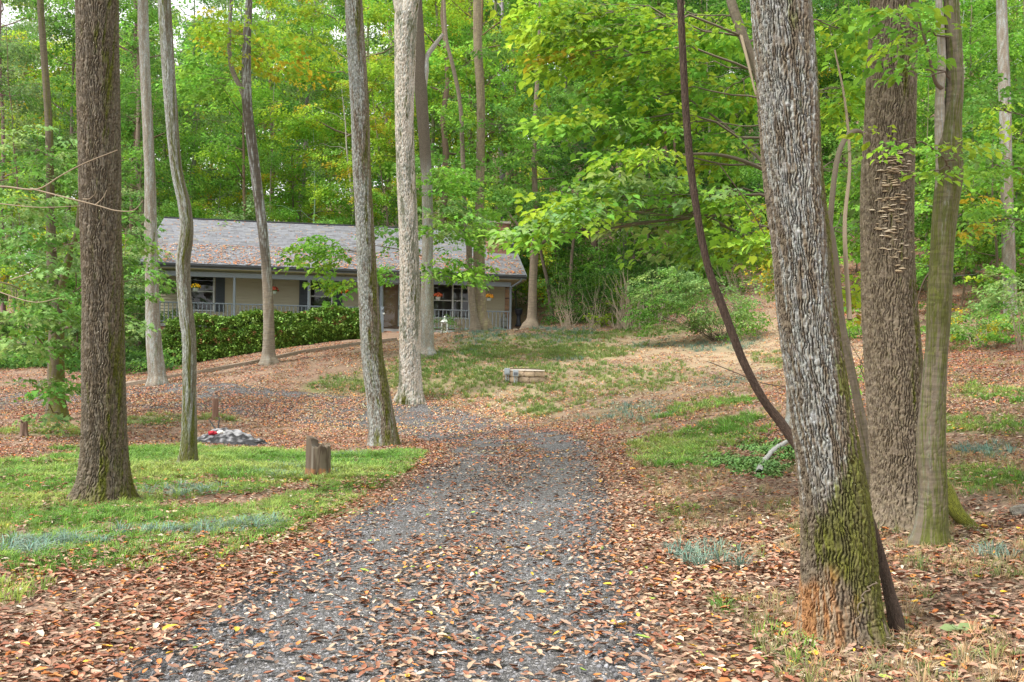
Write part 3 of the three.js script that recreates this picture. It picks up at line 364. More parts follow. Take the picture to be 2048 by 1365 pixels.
  part(ch, 'chimney_crown', box(c1 - c0 + 0.12, 0.1, cd + 0.12, (c0 + c1) / 2, c1v + 0.05, cw - cd / 2), matMortar); part(ch, 'flue_cap', mergeGeometries([box(0.5, 0.03, 0.5, (c0 + c1) / 2, c1v + 0.34, cw - cd / 2), box(0.03, 0.24, 0.03, (c0 + c1) / 2 - 0.18, c1v + 0.2, cw - cd / 2 + 0.18), box(0.03, 0.24, 0.03, (c0 + c1) / 2 + 0.18, c1v + 0.2, cw - cd / 2 + 0.18), box(0.03, 0.24, 0.03, (c0 + c1) / 2 - 0.18, c1v + 0.2, cw - cd / 2 - 0.18), box(0.03, 0.24, 0.03, (c0 + c1) / 2 + 0.18, c1v + 0.2, cw - cd / 2 - 0.18)]), matGutter);
  part(house, 'downspout', tube([V(rightEnd - 0.25, EAVE_V - 0.14, EAVE_W + 0.05), V(rightEnd - 0.25, EAVE_V - 0.25, EAVE_W + 0.04), V(W - 0.02, 2.0, 0.02), V(W - 0.02, 1.7, 0.01), V(W - 0.02, -0.3, 0.01)], [0.04, 0.04, 0.04, 0.04, 0.04], 6), matTrimBlue);
  // gate post and hand rail by the steps
  part(house, 'newel_post', at(bevel(0.13, 1.35, 0.1, 0.01), hp(764, 650, 0.35)[0], 0.25, 0.35), matTrimBlue); part(house, 'step_rail', at(bevel(0.06, 0.08, 0.8, 0.01), hp(764, 650, 0.35)[0], 0.8, 0.1), matTrimBlue); part(house, 'knob', at(new THREE.SphereGeometry(0.05, 10, 8), hp(766, 650, 0.35)[0] + 0.03, 0.62, 0.42), matWhite);
  // fallen leaves on the roof
  house.userData.roof = { slope, SL, ridgeW, ridgeV, leftEnd, rightEnd };
}
// hanging baskets
{
  const R = rng(61), tones = { yellow: [0.75, 0.45, 0.01], red: [0.4, 0.06, 0.03], orange: [0.75, 0.2, 0.02], rust: [0.45, 0.09, 0.03], amber: [0.7, 0.3, 0.02] }, matFlower = std({ vertexColors: true, roughness: 0.8, side: THREE.DoubleSide }), potMat = std({ color: rgb(0.5, 0.57, 0.56), roughness: 0.4 });
  for (const [x, y, tone, label] of [[391, 573, 'yellow', 'yellow chrysanthemums in pale hanging pot before the shuttered window'], [547, 579, 'red', 'dark red hanging flower pot half hidden by a smooth grey trunk'], [690, 584, 'orange', 'orange hanging flower pot beside the porch door shutter'], [876, 591, 'rust', 'rust red flowers in white hanging pot before the wide window'], [978, 593, 'amber', 'amber hanging flower pot near the brick end of the porch']]) {
    const [u, v] = hp(x, y, -0.05), p = hworld(u, v, -0.05), o = thing('hanging_flower_basket', label, 'flower basket', p, 'hanging flower baskets on the porch'); o.rotation.y = YAW;
    part(o, 'pot', new THREE.LatheGeometry([[0.0, -0.2], [0.09, -0.2], [0.13, -0.05], [0.14, -0.04], [0.125, -0.04], [0.0, -0.06]].map(([a, b]) => new THREE.Vector2(a, b)), 16), potMat);
    const fl = []; for (let k = 0; k < 90; k++) { const a = R() * 6.283, e = Math.acos(R()), r = 0.2 * (0.85 + R() * 0.25), g = new THREE.ConeGeometry(0.032 + R() * 0.015, 0.02, 6, 1, true); g.deleteAttribute('uv'); g.rotateX(Math.PI); const n = V(Math.sin(e) * Math.cos(a), Math.cos(e) * 0.75, Math.sin(e) * Math.sin(a)); g.applyQuaternion(Q.setFromUnitVectors(V(0, 1, 0), n.clone().normalize())); g.translate(n.x * r, n.y * r - 0.05, n.z * r); fl.push(paint(g, jit(tones[tone], R, 0.3))); }
    part(o, 'flowers', mergeGeometries(fl), matFlower); part(o, 'foliage', (() => { const g = new THREE.SphereGeometry(0.17, 14, 8, 0, 6.3, 0, 1.7); g.scale(1, 0.8, 1); g.translate(0, -0.06, 0); return g; })(), std({ color: rgb(0.06, 0.1, 0.02) }));
    const hk = []; for (let k = 0; k < 3; k++) { const a = k * 2.1; hk.push(tube([V(Math.cos(a) * 0.13, -0.04, Math.sin(a) * 0.13), V(0, 0.42, 0)], [0.005, 0.005], 4)); } hk.push(tube([V(0, 0.42, 0), V(0, EAVE_V - 0.2 - v, 0)], [0.006, 0.006], 4)); part(o, 'hanger', mergeGeometries(hk), matGutter);
  }
}

// ---------------------------------------------------------------- the trees that stand in the yard
function heroTree({ name, label, rows, d, o, limbs = [], clouds = [], crown, crownColour = LEAFC.mid, forks = [], category = 'tree', mat, twigMat = matTwig, group }) {
  const t = trunkGeo(rows, d, o), base = t.base, R = rng((o.seed || 1) * 7 + 3), g = thing(name, label, category, base, group);
  t.geo.translate(-base.x, -base.y, -base.z); part(g, 'trunk', t.geo, mat || barkMat[o.bark + (o.disp ? '_deep' : '')]);
  for (const f of forks) { const q = trunkGeo(f.rows, d, { ...o, top: f.top, flare: 0, seed: o.seed + 5, seg: Math.max(10, Math.round(o.seg * 0.5)), step: o.step * 1.5, ...(f.o || {}) }); q.geo.translate(-base.x, -base.y, -base.z); part(g, 'limb', q.geo, barkMat[o.bark + (o.disp ? '_deep' : '')]); }
  for (const l of limbs) { const pts = curve(l.pts.map(([x, y, dd]) => P(x, y, dd ?? d).sub(base)), l.pts.length * 5), n = pts.length; part(g, 'limb', tube(pts, pts.map((_, i) => lerp(l.r0, l.r1, i / (n - 1))), 6), l.mat || twigMat); }
  const byGeo = new Map(), tw = [];
  for (const c of clouds) {
    const dd = c.d ?? d, ctr = P(c.x, c.y, dd); let best = t.axis[0], bs = 1e9; for (const a of t.axis) { const q = a.p.distanceTo(ctr) + Math.max(0, a.p.y - ctr.y) * 1.2; if (q < bs) { bs = q; best = a; } }
    const start = c.from ? P(...c.from) : best.p, lp = wiggle(start, ctr, 7, start.distanceTo(ctr) * 0.1, R, start.distanceTo(ctr) * 0.06), lr = clamp(start.distanceTo(ctr) * 0.008, 0.008, 0.05); if (!c.nolimb) tw.push(tube(lp, lp.map((_, i) => lerp(lr, 0.006, i / 7)), 5));
    const geos = c.geo || SPRAY.mid, list = [];
    for (let k = 0; k < c.n; k++) { let a, b, e; do { a = R() * 2 - 1; b = R() * 2 - 1; e = R() * 2 - 1; } while (a * a + b * b + e * e > 1); const p = P(c.x + a * c.rx, c.y + b * c.ry, dd + e * (c.rd ?? 1)); const col = c.c2 && R() < (c.mix ?? 0.25) ? c.c2 : c.c; list.push(sprayItem(p, p.clone().sub(start), R, col, c.s || 1)); if (!c.nolimb && k % 3 === 0) { const q = lp[3 + Math.floor(R() * 5)], mp = wiggle(q, p, 3, 0.1, R); tw.push(tube(mp, [0.008, 0.006, 0.005, 0.003].map((v) => v * (c.tw || 1)), 4)); } }
    list.forEach((it, i) => { const gg = geos[i % Math.min(3, geos.length)]; if (!byGeo.has(gg)) byGeo.set(gg, []); byGeo.get(gg).push(it); });
  }
  if (tw.length) { const m = mergeGeometries(tw); m.translate(-base.x, -base.y, -base.z); part(g, 'twigs', m, twigMat).userData.kind = 'stuff'; }
  const top = t.axis[t.axis.length - 1].p;
  if (crown) { const list = [], bl = []; for (let k = 0; k < 7; k++) { const a = k * 2.4, e = top.clone().add(V(Math.cos(a) * 2.4, R() * 1.6 - 0.6, Math.sin(a) * 2.4)), s = t.axis[t.axis.length - 2].p; bl.push(tube(wiggle(s, e, 4, 0.3, R, 0.3).map((p) => p.sub(base)), [0.05, 0.04, 0.03, 0.02, 0.01], 5)); for (let q = 0; q < crown / 7; q++) { const p = top.clone().lerp(e, 0.35 + R() * 0.8).add(V((R() - 0.5) * 2, (R() - 0.5) * 1.6, (R() - 0.5) * 2)); list.push(sprayItem(p, p.clone().sub(top), R, crownColour, 1.1)); } } byGeo.set(SPRAY.far[0], list); part(g, 'limbs', mergeGeometries(bl), twigMat); }
  let k = 0; for (const [gg, list] of byGeo) if (list.length) instanced(g, k++ ? 'crown' : 'crown', gg, matLeaf, list, base);
  return g;
}
heroTree({ name: 'large_oak_tree', label: 'thick brown furrowed trunk with flared base standing in the bright lawn', d: 11.5, rows: [[205, 1006, 96], [207, 965, 92], [208, 930, 88], [208, 880, 82], [207, 800, 78], [206, 700, 76], [205, 600, 74], [201, 466, 72], [198, 300, 74], [196, 150, 76], [194, 0, 77]], o: { bark: 'furrow', disp: 0.042, seg: 260, step: 0.013, flare: 0.5, flareH: 0.2, lobes: 5, top: 13, seed: 3, tile: 0.5, colour: barkColour([0.165, 0.132, 0.09], { moss: 0.66, mossSide: 0.3, mossH: 0.6, mottle: [0.22, 0.195, 0.155] }) }, crown: 140 });
heroTree({ name: 'slender_tree', label: 'slim crooked grey trunk with lichen beside the burnt ash heap', d: 16, rows: [[375, 934, 36], [377, 890, 30], [378, 805, 26], [377, 668, 26], [374, 645, 27], [368, 584, 25], [366, 522, 26], [371, 481, 26], [373, 455, 24], [368, 410, 24], [353, 342, 21], [341, 205, 23], [334, 100, 24], [328, 0, 24]], o: { bark: 'fine', disp: 0.016, seg: 100, step: 0.025, flare: 0.5, flareH: 0.1, top: 13, seed: 5, tile: 0.4, colour: barkColour([0.19, 0.16, 0.115], { moss: 0.9, mossSide: 1.6, mossH: 1.0, mottle: [0.3, 0.285, 0.235], lichen: 0.2, lichenSide: 2.2 }) }, crown: 90 });
heroTree({ name: 'grey_trunk_tree', label: 'straight pale grey trunk growing beside the brick foundation corner', d: 28.5, rows: [[315, 768, 38], [314, 754, 34], [308, 700, 30], [305, 645, 27], [303, 563, 25], [301, 461, 24], [299, 340, 20], [290, 150, 20], [285, 0, 20]], o: { bark: 'fine', disp: 0.012, seg: 60, step: 0.06, flare: 0.3, top: 19, seed: 7, tile: 0.5, colour: barkColour([0.3, 0.265, 0.215], { lichen: 0.25, moss: 0.2 }) }, crown: 120 });
heroTree({ name: 'forked_tree', label: 'dark smooth forked trunk rising from the sloping timber edge below the hedge', d: 31, rows: [[538, 728, 33], [537, 715, 26], [537, 645, 21], [534, 563, 20], [527, 481, 19], [523, 444, 20], [506, 308, 20], [494, 205, 20], [493, 102, 17], [498, 0, 13]], forks: [{ rows: [[492, 205, 12], [482, 178, 11], [464, 140, 9], [458, 90, 8], [462, 0, 6]], top: 21 }], o: { bark: 'smoothish', seg: 40, step: 0.1, flare: 0.45, flareH: 0.2, top: 21, seed: 9, tile: 0.6, colour: barkColour([0.11, 0.09, 0.068], { lichen: 0.1, extra: (c, th, h, n) => mixc(c, [0.3, 0.255, 0.195], (1 - smooth(2.6, 4.2, h + n)) * 0.75) }) }, crown: 110, crownColour: LEAFC.yellowgreen,
  clouds: [{ x: 470, y: 70, rx: 70, ry: 60, d: 31, rd: 1.5, n: 34, c: LEAFC.yellowgreen, c2: LEAFC.gold }, { x: 560, y: 110, rx: 70, ry: 60, d: 32, rd: 1.5, n: 34, c: LEAFC.yellowgreen, c2: LEAFC.gold, mix: 0.4 }, { x: 420, y: 160, rx: 70, ry: 50, d: 31, rd: 1.5, n: 34, c: LEAFC.bright }] });
heroTree({ name: 'leaning_tree', label: 'tall leaning trunk with moss down its right edge beside the drive bend', d: 21, rows: [[767, 892, 58], [766, 869, 55], [757, 796, 47], [748, 740, 43], [744, 708, 41], [740, 645, 39], [735, 563, 36], [730, 466, 34], [724, 350, 34], [719, 205, 34], [712, 90, 33], [707, 0, 32]], o: { bark: 'fine', disp: 0.045, seg: 140, step: 0.026, flare: 0.22, flareH: 0.15, top: 16, seed: 12, tile: 0.5, colour: barkColour([0.215, 0.17, 0.125], { moss: 1.05, mossSide: 0.4, mossH: 1.2, mottle: [0.33, 0.29, 0.24], lichen: 0.1, lichenSide: 2.4 }) }, crown: 120 });
heroTree({ name: 'pale_barked_tree', label: 'straight whitish lichen covered trunk above the drive, forking high up', d: 26.5, rows: [[820, 801, 52], [821, 785, 47], [821, 766, 44], [820, 708, 41], [820, 640, 40], [819, 563, 37], [816, 440, 36], [810, 308, 35], [809, 171, 37], [811, 60, 43], [812, 30, 44]], forks: [{ rows: [[806, 40, 24], [797, 0, 22], [790, -40, 20]], top: 18 }, { rows: [[816, 40, 34], [822, 0, 32], [826, -40, 28]], top: 18 }], o: { bark: 'fine', disp: 0.044, seg: 130, step: 0.03, flare: 0.22, flareH: 0.2, seed: 15, tile: 0.5, colour: barkColour([0.6, 0.53, 0.45], { moss: 0.5, mossSide: 0.6, mossH: 0.4, lichen: 0.4, mottle: [0.82, 0.81, 0.77], extra: (c, th, h, n, f) => mixc(c, C.moss, 0.7 * smooth(0.55, 0.66, f * 0.55 + n * 0.45 + 0.09 * Math.abs(Math.cos(th)))) }) } });
const matMapleLimb = std({ color: rgb(0.17, 0.14, 0.1), roughness: 0.95 });
heroTree({ name: 'lawn_tree', label: 'grey trunk partly behind the pale trunk, leafy twigs across the porch roof', d: 32, rows: [[853, 709, 36], [853, 695, 28], [854, 640, 26], [854, 563, 24], [855, 481, 22], [854, 376, 21], [848, 273, 22], [842, 188, 25], [838, 85, 22], [834, 0, 20]], forks: [{ rows: [[846, 180, 14], [851, 140, 13], [853, 115, 10], [866, 95, 9], [886, 68, 6]] }], o: { bark: 'fine', disp: 0.014, seg: 70, step: 0.06, flare: 0.3, flareH: 0.15, top: 21, seed: 18, tile: 0.5, colour: barkColour([0.37, 0.33, 0.28], { lichen: 0.2, extra: (c, th, h) => mixc([0.13, 0.108, 0.08], c, 1 - smooth(5.5, 7, h)) }) }, crown: 100,
  clouds: [{ x: 660, y: 505, rx: 55, ry: 26, d: 31.5, n: 26, c: LEAFC.bright }, { x: 690, y: 560, rx: 34, ry: 32, d: 31.5, n: 14, c: LEAFC.bright, c2: LEAFC.yellowgreen }, { x: 790, y: 480, rx: 60, ry: 24, d: 32.5, n: 10, c: LEAFC.mid }, { x: 900, y: 450, rx: 80, ry: 40, d: 31, n: 40, c: LEAFC.pale, c2: LEAFC.bright, mix: 0.5 }, { x: 905, y: 548, rx: 60, ry: 30, d: 31, n: 26, c: LEAFC.bright, c2: LEAFC.pale }, { x: 790, y: 548, rx: 22, ry: 16, d: 31, n: 6, c: LEAFC.bright }, { x: 890, y: 380, rx: 60, ry: 40, d: 31.5, n: 26, c: LEAFC.bright }] });
heroTree({ name: 'lawn_tree', label: 'smooth brown trunk against the right end of the porch', d: 37, rows: [[962, 652, 34], [960, 630, 27], [959, 584, 25], [958, 502, 23], [959, 420, 18], [961, 300, 17], [962, 205, 17], [956, 100, 18], [954, 0, 16]], o: { bark: 'smoothish', seg: 40, step: 0.12, flare: 0.35, flareH: 0.2, top: 24, seed: 21, tile: 0.6, colour: barkColour([0.24, 0.19, 0.135], { extra: (c, th, h, n, f) => mixc(c, [0.3, 0.26, 0.15], smooth(0.45, 0.6, f)) }) }, crown: 100,
  clouds: [{ x: 950, y: 380, rx: 80, ry: 60, d: 36, n: 40, c: LEAFC.mid, c2: LEAFC.bright }, { x: 1000, y: 250, rx: 90, ry: 60, d: 37, n: 50, c: LEAFC.mid, c2: LEAFC.bright }, { x: 930, y: 130, rx: 90, ry: 70, d: 38, n: 60, c: LEAFC.bright, c2: LEAFC.yellowgreen }, { x: 1000, y: 100, rx: 60, ry: 30, d: 36, n: 24, c: LEAFC.mid, c2: LEAFC.gold }] });
heroTree({ name: 'slender_tree', label: 'thin curved trunk touching the thicker brown trunk by the porch', d: 36.6, rows: [[950, 654, 19], [949, 640, 15], [944, 604, 14], [939, 543, 12], [937, 481, 12], [931, 444, 9], [925, 300, 9], [920, 205, 8], [905, 130, 8], [893, 80, 7], [888, 0, 6]], o: { bark: 'smoothish', seg: 24, step: 0.14, flare: 0.3, top: 19, seed: 24, tile: 0.5, colour: barkColour([0.24, 0.2, 0.15]) }, clouds: [{ x: 905, y: 480, rx: 70, ry: 30, d: 36, n: 16, c: LEAFC.bright }, { x: 880, y: 340, rx: 70, ry: 50, d: 37, n: 34, c: LEAFC.mid }, { x: 945, y: 455, rx: 40, ry: 22, d: 35.5, n: 14, c: LEAFC.pale, c2: LEAFC.bright }] });
heroTree({ name: 'lawn_tree', label: 'short grey trunk with spreading leafy limbs right of the porch end', d: 41, rows: [[1063, 652, 30], [1064, 640, 19], [1066, 559, 16], [1070, 491, 16], [1072, 440, 12], [1068, 300, 10], [1075, 150, 8]], o: { bark: 'smoothish', seg: 32, step: 0.14, flare: 0.5, flareH: 0.3, top: 20, seed: 27, tile: 0.6, colour: barkColour([0.26, 0.21, 0.155]) }, limbs: [{ pts: [[1071, 490], [1100, 478], [1150, 462], [1210, 452], [1280, 440]], r0: 0.13, r1: 0.02 }, { pts: [[1070, 485], [1045, 460], [1020, 430], [1000, 400]], r0: 0.09, r1: 0.02 }], twigMat: matMapleLimb,
  clouds: [{ x: 1120, y: 420, rx: 90, ry: 50, d: 40, n: 60, c: LEAFC.mid, c2: LEAFC.deep }, { x: 1240, y: 420, rx: 90, ry: 50, d: 40, n: 60, c: LEAFC.deep, c2: LEAFC.mid }, { x: 1060, y: 330, rx: 70, ry: 55, d: 41, n: 55, c: LEAFC.mid, c2: LEAFC.bright }, { x: 1180, y: 300, rx: 100, ry: 60, d: 41, n: 80, c: LEAFC.deep, c2: LEAFC.mid }, { x: 1100, y: 230, rx: 90, ry: 60, d: 41, n: 60, c: LEAFC.mid, c2: LEAFC.bright }, { x: 1320, y: 350, rx: 80, ry: 60, d: 41, n: 50, c: LEAFC.deep, c2: LEAFC.bright }] });
heroTree({ name: 'slender_tree', label: 'thin dark leaning trunk at the shady edge of the thicket behind the yard', d: 43, rows: [[1107, 645, 9], [1100, 600, 8], [1094, 560, 7], [1084, 515, 6], [1076, 460, 5]], o: { bark: 'smoothish', seg: 16, step: 0.2, flare: 0.2, top: 13, seed: 29, tile: 0.5, colour: barkColour(C.dark) }, clouds: [{ x: 1070, y: 400, rx: 50, ry: 40, n: 20, c: LEAFC.mid }] });
// foreground right
const matMossRoot = std({ color: rgb(0.13, 0.14, 0.012), roughness: 1, bumpMap: BARK.fine.bump, bumpScale: 0.02 });
const hugeTree = heroTree({ name: 'large_oak_tree', label: 'huge leaning trunk beside the drive with moss, white lichen and an orange stained foot', d: 5.4, rows: [[1683, 1278, 160], [1680, 1227, 152], [1677, 1152, 142], [1671, 1039, 132], [1657, 925, 121], [1645, 850, 117], [1632, 760, 113], [1620, 682, 111], [1611, 600, 108], [1604, 500, 106], [1589, 366, 108], [1576, 183, 112], [1561, 0, 110]], o: { bark: 'furrow', disp: 0.03, seg: 320, step: 0.0085, flare: 0.22, flareH: 0.1, lobes: 3, top: 11, seed: 33, tile: 0.36, colour: barkColour([0.185, 0.15, 0.105], { extra: (c, th, h, n, f, ff, s) => {
  const m = (th > Math.PI * 1.5 ? th - 2 * Math.PI : th) / Math.PI;              // 0 right .. 0.5 front .. 1 left
  const white = smooth(0.5, 0.6, f * 0.55 + n * 0.35 + 0.13 * (1 - Math.abs(m - 0.62) * 2.6) + 0.04 * smooth(0.9, 1.6, h)) * smooth(0.55, 1.1, h); c = mixc(c, mixc([0.5, 0.54, 0.52], [0.42, 0.48, 0.5], ff), white * (0.25 + 0.4 * smooth(0.4, 0.6, ff)));
  const n2 = fbm(m * 6, h * 1.7, s + 20, 4), mo = smooth(0.46, 0.56, n2 * 0.45 + f * 0.25 + 0.42 * (0.56 - m) + 0.56 * Math.exp(-Math.pow((h - 0.6) / 0.3, 2)) * (0.4 + 0.6 * (1 - smooth(0.6, 0.9, m)))); c = mixc(c, mixc(C.moss, C.mossbright, smooth(0.3, 0.75, ff * 0.5 + f * 0.5)), mo * (0.6 + 0.4 * f));
  const low = 1 - smooth(0.3, 0.42, h + (n2 - 0.5) * 0.3); c = mixc(c, mixc([0.4, 0.3, 0.2], C.orange, 0.8 * smooth(0.47, 0.58, f * 0.6 + n * 0.4 + 0.3 * (m - 0.55))), low * smooth(0.4, 0.56, m + (n2 - 0.5) * 0.5) * 0.85); return c; } }) }, crown: 120 });
heroTree({ name: 'fungus_covered_tree', label: 'thick brown trunk with a column of shelf fungus and mossy spreading roots', d: 9, rows: [[1812, 1050, 118], [1808, 1020, 112], [1800, 930, 104], [1796, 880, 104], [1791, 800, 106], [1786, 722, 106], [1778, 605, 101], [1775, 488, 98], [1774, 366, 97], [1782, 183, 93], [1789, 0, 88]], o: { bark: 'furrow', disp: 0.034, seg: 260, step: 0.013, flare: 0.5, flareH: 0.17, lobes: 3, top: 12, seed: 41, tile: 0.42, colour: barkColour([0.22, 0.178, 0.122], { moss: 1.1, mossSide: 0.3, mossH: 0.45, mottle: [0.3, 0.25, 0.185] }) }, crown: 120,
  limbs: [{ pts: [[1850, 930, 8.95], [1890, 985, 8.85], [1918, 1030, 8.75], [1958, 1064, 8.65], [1975, 1075, 8.6]], r0: 0.12, r1: 0.02, mat: matMossRoot }] });
heroTree({ name: 'mossy_tree', label: 'slimmer trunk thick with green moss, forked high, against the fungus trunk', d: 8.2, rows: [[1860, 1093, 70], [1862, 1060, 60], [1866, 1001, 54], [1862, 888, 54], [1866, 800, 47], [1870, 740, 44], [1874, 693, 42], [1879, 605, 46], [1884, 517, 43], [1888, 460, 45], [1894, 400, 48], [1900, 350, 52], [1899, 293, 50], [1905, 230, 36], [1910, 183, 33], [1908, 80, 30], [1903, 0, 28]], forks: [{ rows: [[1886, 330, 26], [1882, 270, 22], [1880, 200, 17], [1884, 130, 16], [1882, 60, 14], [1878, 0, 12]], top: 8, o: { colour: barkColour([0.42, 0.37, 0.3], { lichen: 0.4 }) } }], o: { bark: 'smoothish', disp: 0.005, seg: 130, step: 0.014, flare: 0.4, flareH: 0.12, lobes: 3, top: 9, seed: 47, tile: 0.45, colour: barkColour([0.2, 0.165, 0.12], { moss: 0.9, lichen: 0.05, extra: (c, th, h, n, f, ff) => { const k = smooth(0.42, 0.55, n * 0.5 + f * 0.3 + 0.22 * smooth(1.5, 2.2, h) * (1 - smooth(3.4, 4.2, h)) + 0.05 * Math.cos(th - 1.2) + 0.1 * smooth(0.3, 0.7, fbm(Math.cos(th) * 2, h * 1.3, 99, 3)) + 0.03); return mixc(c, mixc([0.06, 0.065, 0.006], [0.125, 0.15, 0.011], ff), k * (0.45 + 0.5 * smooth(0.42, 0.58, f))); } }) },
  limbs: [{ pts: [[1888, 180, 8.2], [1872, 165, 8.1], [1856, 100, 8.0], [1836, 30, 7.9], [1820, -40, 7.8]], r0: 0.02, r1: 0.008 }, { pts: [[1882, 520, 8.2], [1850, 560, 8.3], [1830, 620, 8.4]], r0: 0.012, r1: 0.006 }], crown: 60,
  clouds: [{ x: 1830, y: 60, rx: 60, ry: 40, d: 8, rd: 0.5, n: 12, c: LEAFC.bright, c2: LEAFC.yellowgreen, geo: SPRAY.maple, s: 0.9 }, { x: 1850, y: 140, rx: 30, ry: 40, d: 7.9, rd: 0.4, n: 5, c: LEAFC.bright, geo: SPRAY.maple, s: 0.8 }, { x: 1890, y: 320, rx: 60, ry: 50, d: 7.8, rd: 0.4, n: 6, c: LEAFC.bright, c2: LEAFC.yellowgreen, geo: SPRAY.maple, s: 0.8 }, { x: 1800, y: 285, rx: 20, ry: 15, d: 7.6, rd: 0.2, n: 2, c: LEAFC.yellowgreen, geo: SPRAY.maple, s: 0.7 }] });
// maple behind the huge trunk: its limbs fill the upper right
heroTree({ name: 'maple_tree', label: 'leafy maple behind the huge trunk, bright limbs reaching out over the yard', d: 10.5, rows: [[1742, 945, 34], [1736, 900, 24], [1715, 800, 17], [1690, 680, 16], [1650, 500, 16], [1600, 340, 16], [1540, 215, 15], [1508, 130, 17], [1482, 60, 19], [1462, 0, 18]], o: { bark: 'smoothish', seg: 40, step: 0.04, flare: 0.3, flareH: 0.15, top: 9.5, seed: 51, tile: 0.4, colour: barkColour([0.24, 0.2, 0.15], { moss: 0.8, mossH: 0.6 }) }, crown: 50, crownColour: LEAFC.yellowgreen, twigMat: matMapleLimb,
  limbs: [{ pts: [[1690, 680, 10.5], [1640, 400, 10.4], [1530, 340, 10.2], [1440, 310, 10], [1330, 315, 9.8], [1240, 345, 9.6]], r0: 0.035, r1: 0.008 }, { pts: [[1640, 470, 10.5], [1530, 330, 10.6], [1450, 250, 10.7], [1380, 200, 10.7]], r0: 0.03, r1: 0.008 }, { pts: [[1655, 500, 10.5], [1680, 300, 10.6], [1710, 262, 10.8], [1735, 275, 11], [1770, 330, 11.2]], r0: 0.035, r1: 0.02 }, { pts: [[1700, 640, 10.5], [1690, 450, 10.8], [1700, 330, 11], [1690, 200, 11.2], [1670, 100, 11.2]], r0: 0.03, r1: 0.01, mat: matPaleTwig }, { pts: [[1480, 60, 10.5], [1500, 140, 10.3], [1512, 190, 10.2]], r0: 0.02, r1: 0.01, mat: matPaleTwig }],
  clouds: [
    [1140, 30, 70, 35, 10, 12, 'yellowgreen', 'bright'], [1200, 60, 90, 40, 10.4, 14, 'yellowgreen', 'pale'], [1300, 40, 90, 45, 10.6, 16, 'bright', 'yellowgreen'], [1420, 60, 80, 60, 11, 18, 'bright', 'yellowgreen'], [1330, 130, 90, 40, 10.4, 16, 'yellowgreen', 'bright'], [1180, 105, 80, 30, 10, 10, 'yellowgreen', 'gold'], [1450, 180, 70, 60, 11, 18, 'bright', 'yellowgreen'], [1270, 200, 90, 35, 10.6, 14, 'bright', 'pale'], [1210, 255, 70, 28, 10, 9, 'yellowgreen', 'bright'], [1360, 250, 90, 40, 10.4, 18, 'bright', 'yellowgreen'], [1480, 300, 60, 50, 10.8, 14, 'bright', 'yellowgreen'], [1290, 320, 80, 25, 9.8, 9, 'yellowgreen', 'bright'], [1180, 425, 80, 25, 9.4, 10, 'yellowgreen', 'pale'], [1250, 400, 80, 30, 9.6, 12, 'bright', 'pale'], [1370, 390, 90, 40, 10, 16, 'bright', 'pale'], [1105, 465, 45, 22, 9.2, 5, 'bright', 'pale'], [1480, 420, 60, 40, 10.2, 12, 'yellowgreen', 'bright'], [1420, 480, 90, 30, 10.2, 10, 'bright', 'pale'], [1520, 500, 40, 40, 10, 8, 'yellowgreen', 'bright'],
    [1690, 60, 50, 60, 11.5, 14, 'bright', 'yellowgreen'], [1690, 180, 50, 60, 11.5, 14, 'yellowgreen', 'bright'], [1710, 330, 40, 60, 11.5, 12, 'bright', 'pale'], [1700, 470, 45, 60, 11.5, 10, 'bright', 'pale'], [1710, 580, 30, 40, 11, 6, 'yellowgreen', 'gold'], [1550, 480, 25, 30, 9.5, 4, 'yellowgreen', 'gold'],
  ].map(([x, y, rx, ry, d, n, c, c2]) => ({ x, y, rx, ry, d, rd: 0.7, n: Math.round(n * 1.6), c: LEAFC[c], c2: LEAFC[c2], mix: c2 === 'gold' ? 0.12 : 0.35, geo: SPRAY.maple, s: 1, tw: 0.7 })) });
heroTree({ name: 'slender_tree', label: 'grey trunk mostly hidden behind the huge leaning trunk', d: 17, rows: [[1601, 846, 50], [1596, 800, 42], [1592, 700, 40], [1588, 500, 36], [1575, 250, 32], [1564, 0, 30]], o: { bark: 'fine', seg: 30, step: 0.12, flare: 0.4, top: 15, seed: 57, tile: 0.4, colour: barkColour([0.34, 0.29, 0.23], { lichen: 0.3 }) }, crown: 60 });
// dead sapling leaning on the huge trunk
heroTree({ name: 'dead_sapling', label: 'bare dark crooked dead sapling leaning across behind the huge trunk', category: 'dead tree', d: 6.1, rows: [[1793, 1250, 30, 5.5], [1780, 1190, 22, 5.58], [1755, 1090, 17, 5.7], [1725, 1010, 17, 5.8], [1660, 950, 17, 5.95], [1600, 898, 18, 6.05], [1560, 843, 18, 6.1], [1529, 803, 15, 6.1], [1486, 722, 15, 6.1], [1462, 660, 15, 6.1], [1440, 601, 15, 6.1], [1418, 540, 13, 6.1], [1404, 480, 13, 6.1], [1392, 410, 13, 6.1], [1381, 330, 14, 6.1], [1372, 220, 13, 6.1], [1366, 110, 13, 6.1], [1361, 0, 12, 6.1]], o: { bark: 'fine', disp: 0.008, seg: 40, step: 0.016, flare: 0.1, top: 5.4, seed: 61, tile: 0.2, colour: barkColour([0.085, 0.055, 0.038]) }, limbs: [{ pts: [[1440, 330, 6.1], [1490, 400, 6.2], [1530, 470, 6.3]], r0: 0.004, r1: 0.003 }, { pts: [[1420, 725, 6.1], [1470, 745, 6.1], [1520, 765, 6.1], [1578, 775, 6.2]], r0: 0.004, r1: 0.004 }] });
heroTree({ name: 'slope_tree', label: 'straight grey trunk on the bank beyond the mossy forked trunk', d: 30, rows: [[2024, 660, 30], [2020, 560, 25], [2015, 400, 23], [2010, 200, 22], [2004, 0, 20]], o: { bark: 'fine', seg: 30, step: 0.15, flare: 0.3, top: 18, seed: 71, tile: 0.5, colour: barkColour([0.3, 0.255, 0.2], { lichen: 0.2 }) }, crown: 80 });
